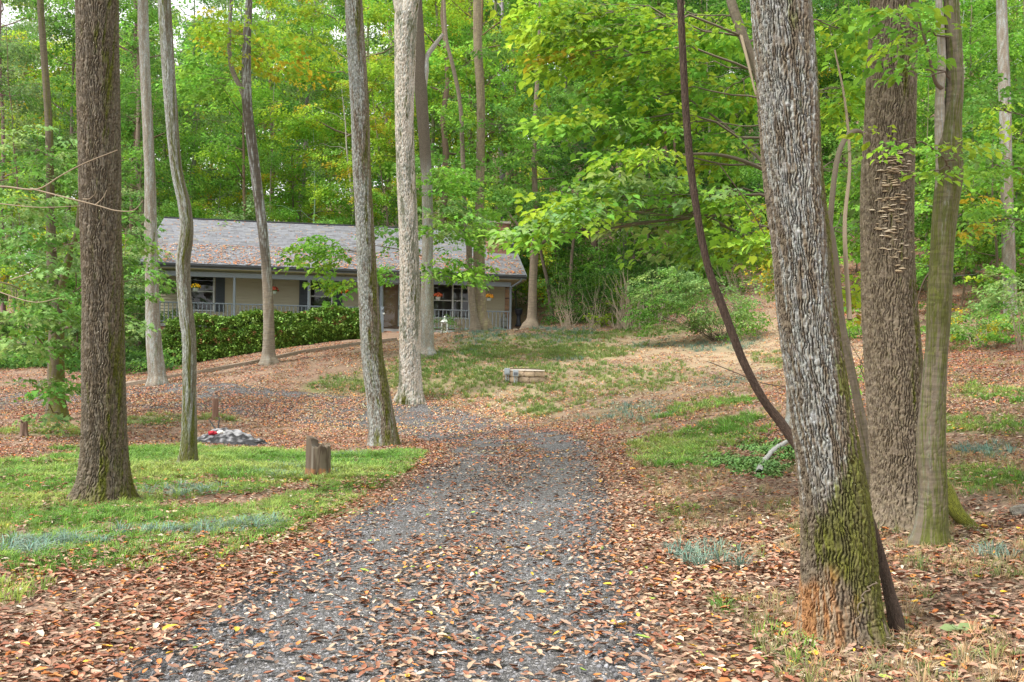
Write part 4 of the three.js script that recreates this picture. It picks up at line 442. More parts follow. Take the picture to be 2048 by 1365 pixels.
heroTree({ name: 'young_maple', label: 'young maple with large leaves reaching in beyond the mossy forked trunk', d: 14, rows: [[2078, 900, 15], [2072, 650, 12], [2062, 300, 10], [2052, 0, 8]], o: { bark: 'smoothish', seg: 16, step: 0.2, top: 9, seed: 73, colour: barkColour([0.26, 0.22, 0.16]) }, clouds: [{ x: 1990, y: 330, rx: 60, ry: 50, d: 14, rd: 1, n: 24, c: LEAFC.bright, c2: LEAFC.pale, geo: SPRAY.maple }, { x: 2000, y: 220, rx: 60, ry: 40, d: 14, rd: 1, n: 20, c: LEAFC.mid, c2: LEAFC.yellowgreen, geo: SPRAY.maple }, { x: 1990, y: 440, rx: 60, ry: 40, d: 14, rd: 1, n: 16, c: LEAFC.bright, c2: LEAFC.gold, geo: SPRAY.maple }] });
// maple with low boughs at the left
heroTree({ name: 'maple_tree', label: 'dark mossy forked maple with layered pale green boughs at the drive edge', d: 24, rows: [[113, 843, 46], [112, 800, 34], [112, 688, 29], [114, 626, 28], [108, 570, 26], [104, 534, 20], [101, 450, 17], [100, 380, 15], [97, 250, 14], [88, 120, 13], [80, 0, 12]], forks: [{ rows: [[118, 600, 18], [126, 560, 16], [140, 510, 13], [152, 470, 11], [160, 400, 8]], top: 9 }], o: { bark: 'smoothish', seg: 44, step: 0.08, flare: 0.3, flareH: 0.2, top: 15, seed: 65, tile: 0.5, colour: barkColour([0.14, 0.115, 0.075], { moss: 0.95, mossH: 2 }) }, crown: 60,
  limbs: [{ pts: [[110, 640, 24], [70, 600, 22], [20, 570, 20], [-30, 560, 19]], r0: 0.04, r1: 0.01, mat: matPaleTwig }],
  clouds: [[60, 540, 70, 30, 21, 26], [60, 620, 70, 25, 21, 26], [40, 690, 60, 20, 21, 16], [130, 640, 60, 25, 21.5, 20], [90, 590, 70, 20, 21, 20], [120, 700, 50, 20, 21, 14], [30, 470, 60, 40, 22, 26], [140, 480, 50, 50, 22, 24], [60, 400, 70, 50, 22, 30], [70, 300, 80, 50, 23, 34], [130, 330, 40, 60, 24, 20], [270, 560, 30, 40, 22, 8], [280, 470, 30, 50, 22, 10], [270, 640, 40, 30, 20, 6], [90, 770, 50, 25, 21.5, 14], [80, 830, 40, 14, 21.5, 5]].map(([x, y, rx, ry, d, n]) => ({ x, y, rx, ry, d, rd: 1.2, n: Math.round(n * 0.72), c: LEAFC.mid, c2: LEAFC.pale, mix: 0.45, s: 0.8 })) });

// ---------------------------------------------------------------- things on the trunks
{
  const R = rng(71), tree = scene.getObjectByName('fungus_covered_tree'), gs = [0, 1, 2].map((k) => { const g = new THREE.SphereGeometry(1, 12, 5, 0, Math.PI, 0.2, Math.PI - 0.45), p = g.attributes.position; for (let i = 0; i < p.count; i++) { const q = Math.hypot(p.getX(i), p.getZ(i)); p.setXYZ(i, p.getX(i) * (1 + 0.12 * Math.sin(p.getX(i) * 5 + k * 2)), p.getY(i) * (0.2 + 0.1 * k / 2) - 0.25 * q * q, p.getZ(i) * (0.75 + 0.1 * k)); } g.computeVertexNormals(); return g; });
  const ms = [[0.5, 0.4, 0.27], [0.42, 0.32, 0.2], [0.56, 0.47, 0.35], [0.33, 0.25, 0.16]].map((c) => std({ color: rgb(...c), roughness: 0.95 }));
  for (let k = 0; k < 190; k++) {
    const y = 315 + R() * 250 * Math.pow(R(), 0.25), x0 = y < 400 ? 1768 : y < 485 ? 1762 : 1775, x = x0 + (R() + R() - 1) * (y < 480 ? 34 : 30) + (R() < 0.15 ? 18 : 0), c = 1775, r = 49, dx = clamp((x - c) / r, -0.9, 0.9), p = P(x, y, 9).add(V(0, 0, Math.sqrt(1 - dx * dx) * r * 9 / F - 0.008));
    const m = part(tree, 'bracket_fungus', gs[k % 3], ms[Math.floor(R() * 4)]), s = 0.018 + R() * 0.024; m.position.copy(p).sub(tree.position); m.rotation.set(0.1 * R(), Math.asin(dx) + (R() - 0.5) * 0.5, (R() - 0.5) * 0.3); m.scale.set(s, s * 0.7, s);
  }
  const vine = thing('climbing_vine', 'dark hairy vine clinging to the edge of the huge mossy trunk', 'vine', G(...(() => { const p = P(1762, 1240, 5.35); return [p.x, -p.z]; })())), vp = vine.position;
  const rows = [[1617, 0], [1626, 120], [1629, 200], [1633, 290], [1640, 380], [1651, 470], [1662, 600], [1671, 690], [1680, 762], [1697, 883], [1711, 925], [1722, 985], [1738, 1060], [1748, 1130], [1762, 1230], [1775, 1262]];
  const pts = curve(rows.map(([x, y]) => P(x - 5, y, 5.33).sub(vp)), 260), n = pts.length; part(vine, 'stem', tube(pts.map((p) => p.add(V((R() - 0.5) * 0.006, 0, (R() - 0.5) * 0.006))), pts.map((_, i) => 0.012 + 0.006 * hash(i, 3)), 7), std({ color: rgb(0.11, 0.075, 0.06) }));
  const hairs = []; for (let k = 0; k < 260; k++) { const p = pts[Math.floor(R() * n)]; hairs.push(tube([p, p.clone().add(V(-0.02 - R() * 0.03, (R() - 0.5) * 0.04, (R() - 0.3) * 0.02))], [0.002, 0.001], 3)); } part(vine, 'rootlets', mergeGeometries(hairs), matTwig).userData.kind = 'stuff';
  const v2 = thing('thin_vine', 'thin pale curling stem hanging before the foot of the huge trunk', 'vine', ground(1757, 1335)); { const q = curve([[1752, 1165, 5.15], [1735, 1180, 5.1], [1722, 1205, 5.05], [1716, 1240, 5.0], [1722, 1285, 4.95], [1740, 1310, 4.9], [1757, 1336, 4.85]].map(([x, y, d]) => P(x, y, d).sub(v2.position)), 50); q.push(V(0.02, -0.03, 0)); part(v2, 'stem', tube(q.map((p, i) => p.add(V(0.012 * Math.sin(i * 0.9), 0, 0.01 * Math.sin(i * 1.7)))), q.map((_, i) => 0.0035 + 0.0015 * hash(i, 2)), 6), matTwig); }
}

// ---------------------------------------------------------------- the forest behind
{
  const R = rng(81), kinds = [['bright', 'yellowgreen', 'bright green broadleaf tree in the wood behind the house', 'bright green trees in the wood'], ['mid', 'bright', 'mid green broadleaf tree in the wood behind the house', 'mid green trees in the wood'], ['grey', 'mid', 'grey green tree in the wood beyond the left of the house', 'grey green trees in the wood'], ['yellowgreen', 'gold', 'yellow green tree turning gold in the wood behind the house', 'yellowing trees in the wood'], ['deep', 'mid', 'dark green tree on the wooded slope behind the yard', 'dark green trees in the wood']];
  const pick = (x, d) => { const q = x / d, r = R(); if (q < -0.3) return r < 0.5 ? 2 : r < 0.75 ? 1 : r < 0.9 ? 3 : 0; if (q < 0.02) return r < 0.32 ? 3 : r < 0.55 ? 2 : r < 0.8 ? 0 : 1; return r < 0.45 ? 0 : r < 0.75 ? 1 : r < 0.85 ? 3 : 4; };
  const low0 = [];
  const spots = [], where = (x, d) => { const q = x / d; return q < -0.4 ? 'beyond the left end of the drive' : q < -0.24 ? 'behind the left half of the roof' : q < -0.06 ? 'behind the right half of the roof' : q < 0.06 ? 'behind the chimney' : q < 0.22 ? 'up the slope behind the thicket' : q < 0.36 ? 'up the slope beyond the huge trunk' : 'up the slope beyond the mossy trunk'; };
  const tone = ['bright green', 'mid green', 'grey green', 'yellow green', 'dark green'];
  const describe = (k, h, x, d, bark, young) => tone[k] + ' ' + (young ? (h > 6.5 ? 'young tree' : 'low young tree') : h > 21 ? 'tall tree' : h > 18 ? 'tree' : 'shorter tree') + ' with ' + ({ greybrown: 'grey', pale: 'pale', brown: 'brown' })[bark] + ' trunk ' + (young ? '' : d > 75 ? 'far ' : d > 60 ? 'deep ' : '') + where(x, d);
  for (let tries = 0; tries < 2500 && spots.length < 84; tries++) { const d = 47 + Math.pow(R(), 1.3) * 56, x = (R() * 2 - 1) * (0.6 * d + 2); if (spots.some(([a, b]) => (a - x) ** 2 + (b - d) ** 2 < (2.6 + d * 0.02) ** 2)) continue; spots.push([x, d]); }
  for (const [x, d] of spots) { const ki = pick(x, d), k = kinds[ki], bark = R() < 0.5 ? 'greybrown' : R() < 0.5 ? 'pale' : 'brown', h = 15 + R() * 9 + (d - 47) * 0.06 + (x < 0 ? 4 : 0); forestTree({ base: G(x, d), h, r: 0.13 + R() * 0.15, crown0: 0.22 + R() * 0.2, spread: 3.4 + R() * 1.6, n: 235, colour: LEAFC[k[0]], colour2: LEAFC[k[1]], mix: ki === 3 ? 0.1 : 0.25, bark, lean: [(R() - 0.5) * 0.1, (R() - 0.5) * 0.1], label: describe(ki, h, x, d, bark), group: k[3], s: 1 + (d - 47) * 0.008 }); }
  for (let k = 0; k < 14; k++) { const d = 62 + R() * 30, x = -d * R() * 0.6, ki = k % 3 ? 2 : 3, bark = R() < 0.6 ? 'greybrown' : 'pale', h = 25 + R() * 4; forestTree({ base: G(x, d), h, r: 0.2 + R() * 0.1, crown0: 0.35, spread: 4.6, n: 240, colour: LEAFC[kinds[ki][0]], colour2: LEAFC[kinds[ki][1]], bark, label: describe(ki, h, x, d, bark), group: kinds[ki][3], s: 1.3 }); }
  // slim pole trees that show between the crowns
  for (let k = 0; k < 72; k++) { const d = 44 + R() * 22, x = k % 2 ? d * (0.04 + R() * 0.5) : d * (R() * 1.1 - 0.58); if (x > -18 && x < 2 && d < 47) continue; const ki = pick(x, d), bark = R() < 0.25 ? 'pale' : R() < 0.5 ? 'greybrown' : 'brown', h = 9 + R() * 9; forestTree({ name: 'pole_tree', base: G(x, d), h, r: 0.05 + R() * 0.06, crown0: 0.45, spread: 1.8, n: 60, limbs: 8, colour: LEAFC[kinds[ki][0]], colour2: LEAFC[kinds[ki][1]], bark, lean: [(R() - 0.5) * 0.25, (R() - 0.5) * 0.1], label: describe(ki, h, x, d, bark).replace('shorter tree', 'slim pole tree'), group: 'slim pole trees in the wood', s: 0.9, seg: 6 }); }
  // understory
  const under = [], zones = [[-17, 3, 46.5, 54, 16], [-29, -15, 36, 52, 20], [4, 28, 41, 60, 26], [13, 25, 27, 42, 16]];
  for (const [x0, x1, d0, d1, n] of zones) for (let k = 0, t = 0; k < n && t < 400; t++) { const x = lerp(x0, x1, R()), d = lerp(d0, d1, R()); if (Math.abs(x) > d * 0.62 || under.some(([a, b]) => (a - x) ** 2 + (b - d) ** 2 < 2.6)) continue; under.push([x, d]); k++; const ki = pick(x, d), kk = kinds[ki], bark = R() < 0.5 ? 'greybrown' : 'brown', h = 4 + R() * 5, small = d < 42; forestTree({ name: 'understory_tree', base: G(x, d), h, r: 0.035 + R() * 0.04, crown0: 0.15, spread: 1.6 + R() * 1.1, n: small ? 90 : 110, limbs: 9, colour: LEAFC[kk[0]], colour2: LEAFC[kk[1]], bark, lean: [(R() - 0.5) * 0.2, (R() - 0.5) * 0.2], label: describe(ki, h, x, d, bark, true), group: 'young ' + kk[3], geo: small ? SPRAY.mid : SPRAY.far, s: small ? 0.85 : 0.9, seg: 6 }); }
  for (const [x, y, r, h, bark, where_] of [[1122, 575, 0.17, 21, 'greybrown', 'at the foot of the slope behind the leaning dark trunk'], [1188, 570, 0.21, 22, 'brown', 'above the dark thicket shrub'], [1236, 560, 0.1, 17, 'pale', 'above the yellow green thicket shrub'], [1282, 555, 0.08, 16, 'brown', 'above the bare pale stems'], [1335, 550, 0.16, 20, 'brown', 'on the bank behind the arching shrub'], [1352, 545, 0.09, 16, 'greybrown', 'close beside another on the arching shrub bank'], [1425, 525, 0.08, 15, 'pale', 'high on the bank left of the huge trunk'], [1150, 530, 0.09, 17, 'pale', 'high on the slope right of the spreading tree'], [1905, 560, 0.06, 12, 'pale', 'on the slope right of the mossy trunk'], [1945, 545, 0.07, 13, 'greybrown', 'on the slope between mossy trunk and straight grey trunk'], [1985, 520, 0.05, 12, 'brown', 'on the slope left of the straight grey trunk']]) { const b = ground(x, y); if (!b) continue; forestTree({ name: 'slope_trunk_tree', base: b, h, r, crown0: 0.5, spread: 2.8, n: 110, colour: LEAFC.bright, colour2: LEAFC.mid, bark, lean: [(R() - 0.5) * 0.08, 0], label: ({ greybrown: 'grey', pale: 'pale', brown: 'brown' })[bark] + ' bare lower trunk standing ' + where_, group: 'bare trunks on the slope' }); }
  for (let k = 0; k < 420; k++) { const b = ground(1110 + R() * 330, 470 + R() * 120); if (!b || -b.z < 41) continue; b.y += 0.1 + R() * 0.7; low0.push(sprayItem(b, V(R() - 0.5, 0, R() - 0.5), R, LEAFC[R() < 0.5 ? 'mid' : R() < 0.5 ? 'bright' : 'deep'], 0.8)); }
  // canopy far up the slope: one mass
  const items = []; for (let k = 0; k < 7000; k++) { const d = 88 + R() * 40, x = (R() * 2 - 1) * 0.66 * d, p = G(x, d); p.y += 1 + Math.pow(R(), 0.8) * 20; items.push(sprayItem(p, V(R() - 0.5, 0, R() - 0.5), R, LEAFC[['grey', 'mid', 'bright', 'yellowgreen'][Math.floor(R() * 4)]], 2.3)); }
  tag(instanced(scene, 'distant_canopy', SPRAY.far[2], matLeaf, items), 'mass of distant foliage far up the wooded hill', 'foliage');
  // woodland floor plants
  const low = low0; for (let k = 0; k < 5200; k++) { const d = 41 + R() * 34, x = (R() * 2 - 1) * 0.62 * d; if (x > -18 && x < 2 && d < 46) continue; if (x > 1 && x < 5 && d < 42) continue; const p = G(x, d); p.y += 0.1 + R() * 0.5; if (fbm(x * 0.35, d * 0.35, 91) < 0.46) continue; low.push(sprayItem(p, V(R() - 0.5, 0, R() - 0.5), R, LEAFC[R() < 0.5 ? 'mid' : 'deep'], 0.8)); }
  for (let k = 0; k < 1500; k++) { const d = 25 + R() * 18, x = d * (0.32 + R() * 0.27); if (d < 30 && x < 13) continue; const p = G(x, d); p.y += 0.05 + R() * 0.35; if (fbm(x * 0.45, d * 0.45, 92) < 0.52) continue; low.push(sprayItem(p, V(R() - 0.5, 0, R() - 0.5), R, LEAFC[R() < 0.5 ? 'mid' : 'bright'], 0.6)); }
  for (let k = 0; k < 900; k++) { const d = 34.5 + R() * 8, x = -d * (0.36 + R() * 0.24); const p = G(x, d); p.y += 0.05 + R() * 0.6; low.push(sprayItem(p, V(R() - 0.5, 0, R() - 0.5), R, LEAFC[R() < 0.5 ? 'mid' : 'deep'], 0.7)); }
  tag(instanced(scene, 'undergrowth', SPRAY.mid[1], matLeaf, low), 'low leafy undergrowth covering the floor of the wood', 'undergrowth');
}
function bush(name, label, bx, by, clouds, { stems = 8, sr = 0.012, mat = matTwig, group, stemTop = 1 } = {}) {
  const base = ground(bx, by), d = -base.z, R = rng(Math.round(bx * 3 + by)), o = thing(name, label, 'shrub', base, group), sg = [], by_ = new Map();
  for (const c of clouds) { const dd = d + (c.dz || 0), geos = c.geo || SPRAY.fine; for (let k = 0; k < c.n; k++) { let a, b, e; do { a = R() * 2 - 1; b = R() * 2 - 1; e = R() * 2 - 1; } while (a * a + b * b + e * e > 1); const p = P(c.x + a * c.rx, c.y + b * c.ry, dd + e * (c.rd ?? c.rx * d / F * 0.8)), gl = H0(p.x, -p.z) + 0.05; if (p.y < gl) p.y = gl + R() * 0.2; const g = geos[k % 3]; if (!by_.has(g)) by_.set(g, []); by_.get(g).push(sprayItem(p, p.clone().sub(base), R, c.c2 && R() < 0.3 ? c.c2 : c.c, c.s || 1)); } for (let k = 0; k < stems; k++) { const p = P(c.x + (R() * 2 - 1) * c.rx * 0.8, c.y + (R() * 2 - 1) * c.ry * 0.6 * stemTop, dd + (R() - 0.5)), b0 = base.clone().add(V((R() - 0.5) * 0.5, -0.06, (R() - 0.5) * 0.4)); const lp = wiggle(b0, p, 6, 0.25, R, 0.1); sg.push(tube(lp, lp.map((_, i) => sr * (1 - i / 8)), 5)); } }
  const m = mergeGeometries(sg); m.translate(-base.x, -base.y, -base.z); part(o, 'stems', m, mat).userData.kind = 'stuff'; for (const [g, l] of by_) instanced(o, 'foliage', g, matLeaf, l, base); return o;
}
bush('honeysuckle_shrub', 'large pale green arching shrub at the top edge of the lawn', 1440, 682, [{ x: 1350, y: 575, rx: 75, ry: 45, n: 110, c: LEAFC.pale, c2: LEAFC.mid }, { x: 1420, y: 600, rx: 70, ry: 50, n: 110, c: LEAFC.pale, c2: LEAFC.mid }, { x: 1460, y: 640, rx: 60, ry: 38, n: 90, c: LEAFC.pale, c2: LEAFC.bright }, { x: 1320, y: 630, rx: 50, ry: 30, n: 40, c: LEAFC.mid }]);
bush('honeysuckle_shrub', 'pale leafed shrub growing tall behind the arching shrub', 1490, 640, [{ x: 1480, y: 520, rx: 80, ry: 60, n: 90, c: LEAFC.mid, c2: LEAFC.pale, dz: 3 }, { x: 1420, y: 490, rx: 70, ry: 50, n: 70, c: LEAFC.mid, c2: LEAFC.bright, dz: 4 }]);
for (const [x, y, c, c2, label] of [[1135, 655, 'mid', 'deep', 'dense dark shrub of the thicket beside the spreading tree'], [1190, 658, 'deep', 'mid', 'dark thicket shrub with small glossy leaves'], [1240, 660, 'yellowgreen', 'mid', 'thicket shrub with lit yellow green leaves'], [1290, 655, 'deep', 'mid', 'dark tangled thicket shrub with many bare stems'], [1330, 640, 'mid', 'deep', 'thicket shrub behind the pale arching shrub']]) bush('thicket_shrub', label, x, y, [{ x: x + 5, y: y - 55, rx: 48, ry: 48, n: 62, c: LEAFC[c], c2: LEAFC[c2], dz: 1.5 }, { x: x - 8, y: y - 100, rx: 45, ry: 35, n: 30, c: LEAFC[c2], c2: LEAFC[c], dz: 3 }, { x, y: y - 20, rx: 45, ry: 22, n: 34, c: LEAFC[c], c2: LEAFC[c2], dz: 0.8 }], { stems: 12, mat: matPaleTwig, group: 'thicket at the wood edge' });
for (const [x, y, c, label] of [[1150, 600, 'mid', 'leafy shrub on the bank behind the spreading tree'], [1205, 590, 'bright', 'brighter shrub on the bank above the dark thicket'], [1260, 585, 'deep', 'dark shrub on the bank above the bare stems'], [1320, 580, 'mid', 'leafy shrub on the bank above the arching shrub'], [1390, 575, 'bright', 'bright shrub on the bank behind the arching shrub']]) bush('bank_shrub', label, x, y, [{ x, y: y - 30, rx: 46, ry: 40, n: 60, c: LEAFC[c], c2: LEAFC.mid, geo: SPRAY.mid, s: 0.7 }, { x: x + 12, y: y - 80, rx: 40, ry: 40, n: 36, c: LEAFC.mid, c2: LEAFC[c], geo: SPRAY.mid, s: 0.7, dz: 1 }], { stems: 7, group: 'shrubs on the bank' });
bush('bare_stem_shrub', 'cluster of slender bare pale stems in the thicket', 1262, 662, [{ x: 1250, y: 560, rx: 60, ry: 40, n: 14, c: LEAFC.deep }], { stems: 26, mat: matPaleTwig, sr: 0.022 });
bush('yellowing_sapling', 'thin sapling with yellow and green leaves left of the huge trunk', 1612, 715, [{ x: 1590, y: 500, rx: 45, ry: 40, n: 22, c: LEAFC.yellowgreen, c2: LEAFC.gold, geo: SPRAY.mid, s: 0.7 }, { x: 1570, y: 560, rx: 45, ry: 40, n: 22, c: LEAFC.pale, c2: LEAFC.gold, geo: SPRAY.mid, s: 0.7 }, { x: 1545, y: 440, rx: 60, ry: 40, n: 22, c: LEAFC.bright, c2: LEAFC.gold, geo: SPRAY.mid, s: 0.7 }], { stems: 4, mat: matPaleTwig });
bush('slope_shrub', 'low yellowing shrub on the leafy bank right of the mossy trunk', 1960, 690, [{ x: 1950, y: 650, rx: 60, ry: 30, n: 40, c: LEAFC.pale, c2: LEAFC.gold }], { stems: 10, mat: matPaleTwig });
bush('slope_shrub', 'leafy pale shrub at the edge of the right bank', 2040, 700, [{ x: 2030, y: 590, rx: 55, ry: 45, n: 60, c: LEAFC.pale, c2: LEAFC.mid }], { stems: 10, mat: matPaleTwig });
bush('slope_sapling', 'thin sapling between the huge trunk and the fungus trunk', 1722, 860, [{ x: 1712, y: 620, rx: 26, ry: 60, n: 10, c: LEAFC.bright, geo: SPRAY.maple, c2: LEAFC.yellowgreen }, { x: 1725, y: 760, rx: 24, ry: 40, n: 6, c: LEAFC.bright, geo: SPRAY.maple }], { stems: 3, sr: 0.012 });
{ const base = G(-5.9, 10.3), o = thing('bare_branch_sapling', 'bare twiggy sapling reaching thin limbs across the thick furrowed trunk', 'sapling', base), R = rng(97); part(o, 'stem', tube(wiggle(V(0, -0.1, 0), P(-60, 380, 10.3).sub(base), 8, 0.12, R), [0.03, 0.028, 0.026, 0.024, 0.022, 0.02, 0.018, 0.015, 0.012], 7), matPaleTwig);
  for (const [r, ...px] of [[0.011, [-60, 380], [0, 373], [75, 378], [120, 352], [165, 328], [235, 300]], [0.009, [60, 377], [130, 395], [190, 410], [235, 422], [268, 420], [286, 400]], [0.006, [190, 410], [205, 396], [213, 380]], [0.006, [165, 398], [178, 398], [187, 390]], [0.007, [-60, 400], [20, 410], [80, 415], [160, 412]], [0.008, [-60, 560], [0, 585], [70, 605], [120, 596]], [0.007, [20, 560], [60, 545], [78, 530]]]) { const q = curve(px.map(([x, y]) => P(x, y, 10.2).sub(base)), px.length * 5); part(o, 'limb', tube(q, q.map((_, i) => r * (1 - 0.6 * i / q.length)), 5), matPaleTwig); } }
// hedge
{
  const R = rng(95), base = hworld(hp(520, 700, 1.3)[0], 0, 1.3); base.y = H(base.x, -base.z); const o = thing('evergreen_hedge', 'long clipped evergreen hedge below the porch railing', 'hedge', base), items = [], sg = [];
  const top = (x) => x < 345 ? lerp(690, 655, clamp((x - 325) / 20)) : lerp(650, 622, (x - 345) / 375) + 10 * (noise(x * 0.03, 2, 4) - 0.5) + 7 * Math.sin(x * 0.045), bot = (x) => x < 520 ? lerp(745, 716, (x - 330) / 190) : lerp(712, 672, (x - 520) / 205);
  for (let k = 0; k < 7500; k++) { const x = 328 + R() * 396, t = R(), w = 0.75 + (R() < 0.75 ? 1.35 - 0.45 * Math.pow(R(), 2) - 0.5 * Math.pow(2 * t - 1, 4) : R() * 1.2) + 0.25 * (noise(x * 0.04, t * 4, 7) - 0.5), y = lerp(top(x), bot(x), t < 0.25 ? t * t * 4 * 0.25 : t), [u, v] = hp(x, y, w), p = hworld(u, v, w); items.push({ p, yaw: R() * 6.28, pitch: (R() - 0.5) * 2, roll: (R() - 0.2) * 1.6, s: 0.75 + R() * 0.5, c: jit(R() < 0.1 ? [0.14, 0.26, 0.04] : R() < 0.06 ? [0.22, 0.12, 0.05] : LEAFC.hedge, R, 0.3) }); }
  instanced(o, 'foliage', SPRAY.hedge[0], matEver, items.filter((_, i) => i % 2), base); instanced(o, 'foliage', SPRAY.hedge[3], matEver, items.filter((_, i) => !(i % 2)), base);
  for (let x = 345; x < 722; x += 9) for (let k = 0; k < 2; k++) { const [u, v] = hp(x, bot(x) - 25, 1.2), a = hworld(u, v, 1.2), b = hworld(u + (R() - 0.5) * 0.3, 0, 1.25); b.y = H(b.x, -b.z) - 0.05; sg.push(tube(wiggle(b, a.add(V((R() - 0.5) * 0.4, 0, 0)), 3, 0.1, R), [0.022, 0.02, 0.016, 0.01], 5)); }
  const m = mergeGeometries(sg); m.translate(-base.x, -base.y, -base.z); part(o, 'stems', m, matTwig).userData.kind = 'stuff';
}
// small plants before the right half of the porch
bush('porch_shrub', 'small leafy shrub before the wide porch window', 884, 668, [{ x: 882, y: 645, rx: 16, ry: 20, n: 26, c: LEAFC.deep, c2: LEAFC.mid, s: 0.6 }], { stems: 6 });
bush('porch_shrub', 'thin twiggy shrub among the plants before the porch', 920, 664, [{ x: 918, y: 640, rx: 16, ry: 16, n: 8, c: LEAFC.mid, s: 0.5 }], { stems: 14, mat: matPaleTwig });

// ---------------------------------------------------------------- edging, well, boxes, stumps, ash heap, ornaments
const woodTex = dataTex(64, 256, (i, j) => { const v = 0.6 + 0.25 * noise(i * 0.5, j * 0.02, 3) + 0.15 * hash(i, j >> 4, 2); return [v, v, v]; });
const matTimber = std({ color: rgb(0.3, 0.24, 0.18), map: woodTex }), matStoneTan = std({ vertexColors: true, roughness: 1, map: matGround.map, bumpMap: matGround.bumpMap, bumpScale: 0.015 });
{
  const pts = [[235, 778], [300, 766], [400, 748], [500, 729], [600, 709], [700, 694], [795, 683]].map(([x, y]) => ground(x, y)), o = thing('path_edging', 'weathered timber edging along the sloping path below the hedge', 'edging', pts[0]);
  for (let i = 0; i < pts.length - 1; i++) { const n = Math.round(pts[i].distanceTo(pts[i + 1]) / 1.6); for (let k = 0; k < n; k++) { const a = pts[i].clone().lerp(pts[i + 1], k / n), b = pts[i].clone().lerp(pts[i + 1], (k + 0.985) / n); a.y = H(a.x, -a.z); b.y = H(b.x, -b.z); const m = part(o, 'timber', bevel(a.distanceTo(b), 0.16, 0.09, 0.012), matTimber); m.position.copy(a).add(b).multiplyScalar(0.5).sub(pts[0]).add(V(0, 0.05, 0)); const dv = b.clone().sub(a).normalize(); m.quaternion.setFromUnitVectors(V(1, 0, 0), dv); } }
  const pos = [], idx = [], uv = [], col = []; const cv = curve(pts, 90); cv.forEach((p, i) => { for (let k = 0; k < 4; k++) { const q = p.clone().add(V(-0.15, 0, -0.06 - k * 0.36)); pos.push(q.x, H(q.x, -q.z) + 0.03, q.z); uv.push(q.x, q.z); const m = 0.8 + 0.4 * hash(i, k, 4); col.push(0.33 * m, 0.26 * m, 0.2 * m); } }); for (let i = 0; i < cv.length - 1; i++) for (let k = 0; k < 3; k++) { const a = i * 4 + k; idx.push(a, a + 4, a + 1, a + 1, a + 4, a + 5); } structure('garden_path', geoFrom(pos, idx, col, uv), matGround, 'narrow earth path between timber edging and hedge', 'path');
}
{
  const R = rng(99), c = ground(1048, 768), ctr = c.clone().add(V(0, 0, -0.6)), o = thing('stone_well', 'low round tan stone well head with pale coping on the lawn', 'well', ctr.add(V(0, 0.1, 0))), Hh = 0.4, R0 = 0.62;
  for (let row = -1; row < 2; row++) { const n = 12; for (let k = 0; k < n; k++) { const a = (k + Math.abs(row % 2) * 0.5) / n * Math.PI * 2, g = new THREE.DodecahedronGeometry(1, 1), p = g.attributes.position; for (let i = 0; i < p.count; i++) { const q = (v, e) => Math.sign(v) * Math.pow(Math.abs(v), 0.55) * e; p.setXYZ(i, q(p.getX(i), 0.16) * (1 + 0.1 * noise(i, row * 7 + k, 3)), q(p.getY(i), 0.1) * (0.9 + 0.2 * noise(i * 0.7, k, 5)), q(p.getZ(i), 0.075)); } g.computeVertexNormals(); const m = 0.8 + R() * 0.4; paint(g, [0.6 * m, 0.46 * m, 0.33 * m]); const b = part(o, 'stone', g, matStoneTan); b.position.set(Math.cos(a) * (R0 - 0.05), 0.03 + row * 0.185, Math.sin(a) * (R0 - 0.05)); b.rotation.y = Math.PI / 2 - a; b.rotation.z = (R() - 0.5) * 0.08; } }
  part(o, 'lining', new THREE.CylinderGeometry(R0 - 0.08, R0 - 0.06, 0.7, 32, 1, true), matMortar); const cop = new THREE.LatheGeometry([[R0 - 0.17, 0.3], [R0 + 0.02, 0.3], [R0 + 0.03, 0.315], [R0 + 0.02, 0.345], [R0 - 0.16, 0.35], [R0 - 0.17, 0.3]].map(([a, b]) => new THREE.Vector2(a, b)), 40); part(o, 'coping', cop, std({ color: rgb(0.7, 0.62, 0.53) }));
  const lid = part(o, 'lid', new THREE.CylinderGeometry(0.5, 0.5, 0.05, 28), std({ color: rgb(0.1, 0.06, 0.045) })); lid.position.set(0.02, 0.36, -0.08); lid.rotation.x = 0.05;
  const mb = std({ color: rgb(0.4, 0.44, 0.47), metalness: 0.3, roughness: 0.5 });
  for (const [x, y, l] of [[1014, 766, 'small grey metal meter box on a pipe at the well side'], [1031, 770, 'small grey metal meter box with dark face before the well stones']]) { const p = ground(x, y), b = thing('meter_box', l, 'meter box', p, 'meter boxes by the well'); part(b, 'case', at(bevel(0.17, 0.2, 0.1, 0.012), 0, 0.36, 0.02), mb); part(b, 'cover', at(bevel(0.12, 0.09, 0.012, 0.004), 0, 0.34, 0.078), x > 1020 ? std({ color: rgb(0.12, 0.13, 0.15) }) : mb); part(b, 'pipe', at(new THREE.CylinderGeometry(0.022, 0.022, 0.32, 10), -0.03, 0.12, 0), mb); part(b, 'pipe', at(new THREE.CylinderGeometry(0.016, 0.016, 0.32, 10), 0.04, 0.12, 0), mb); }
}
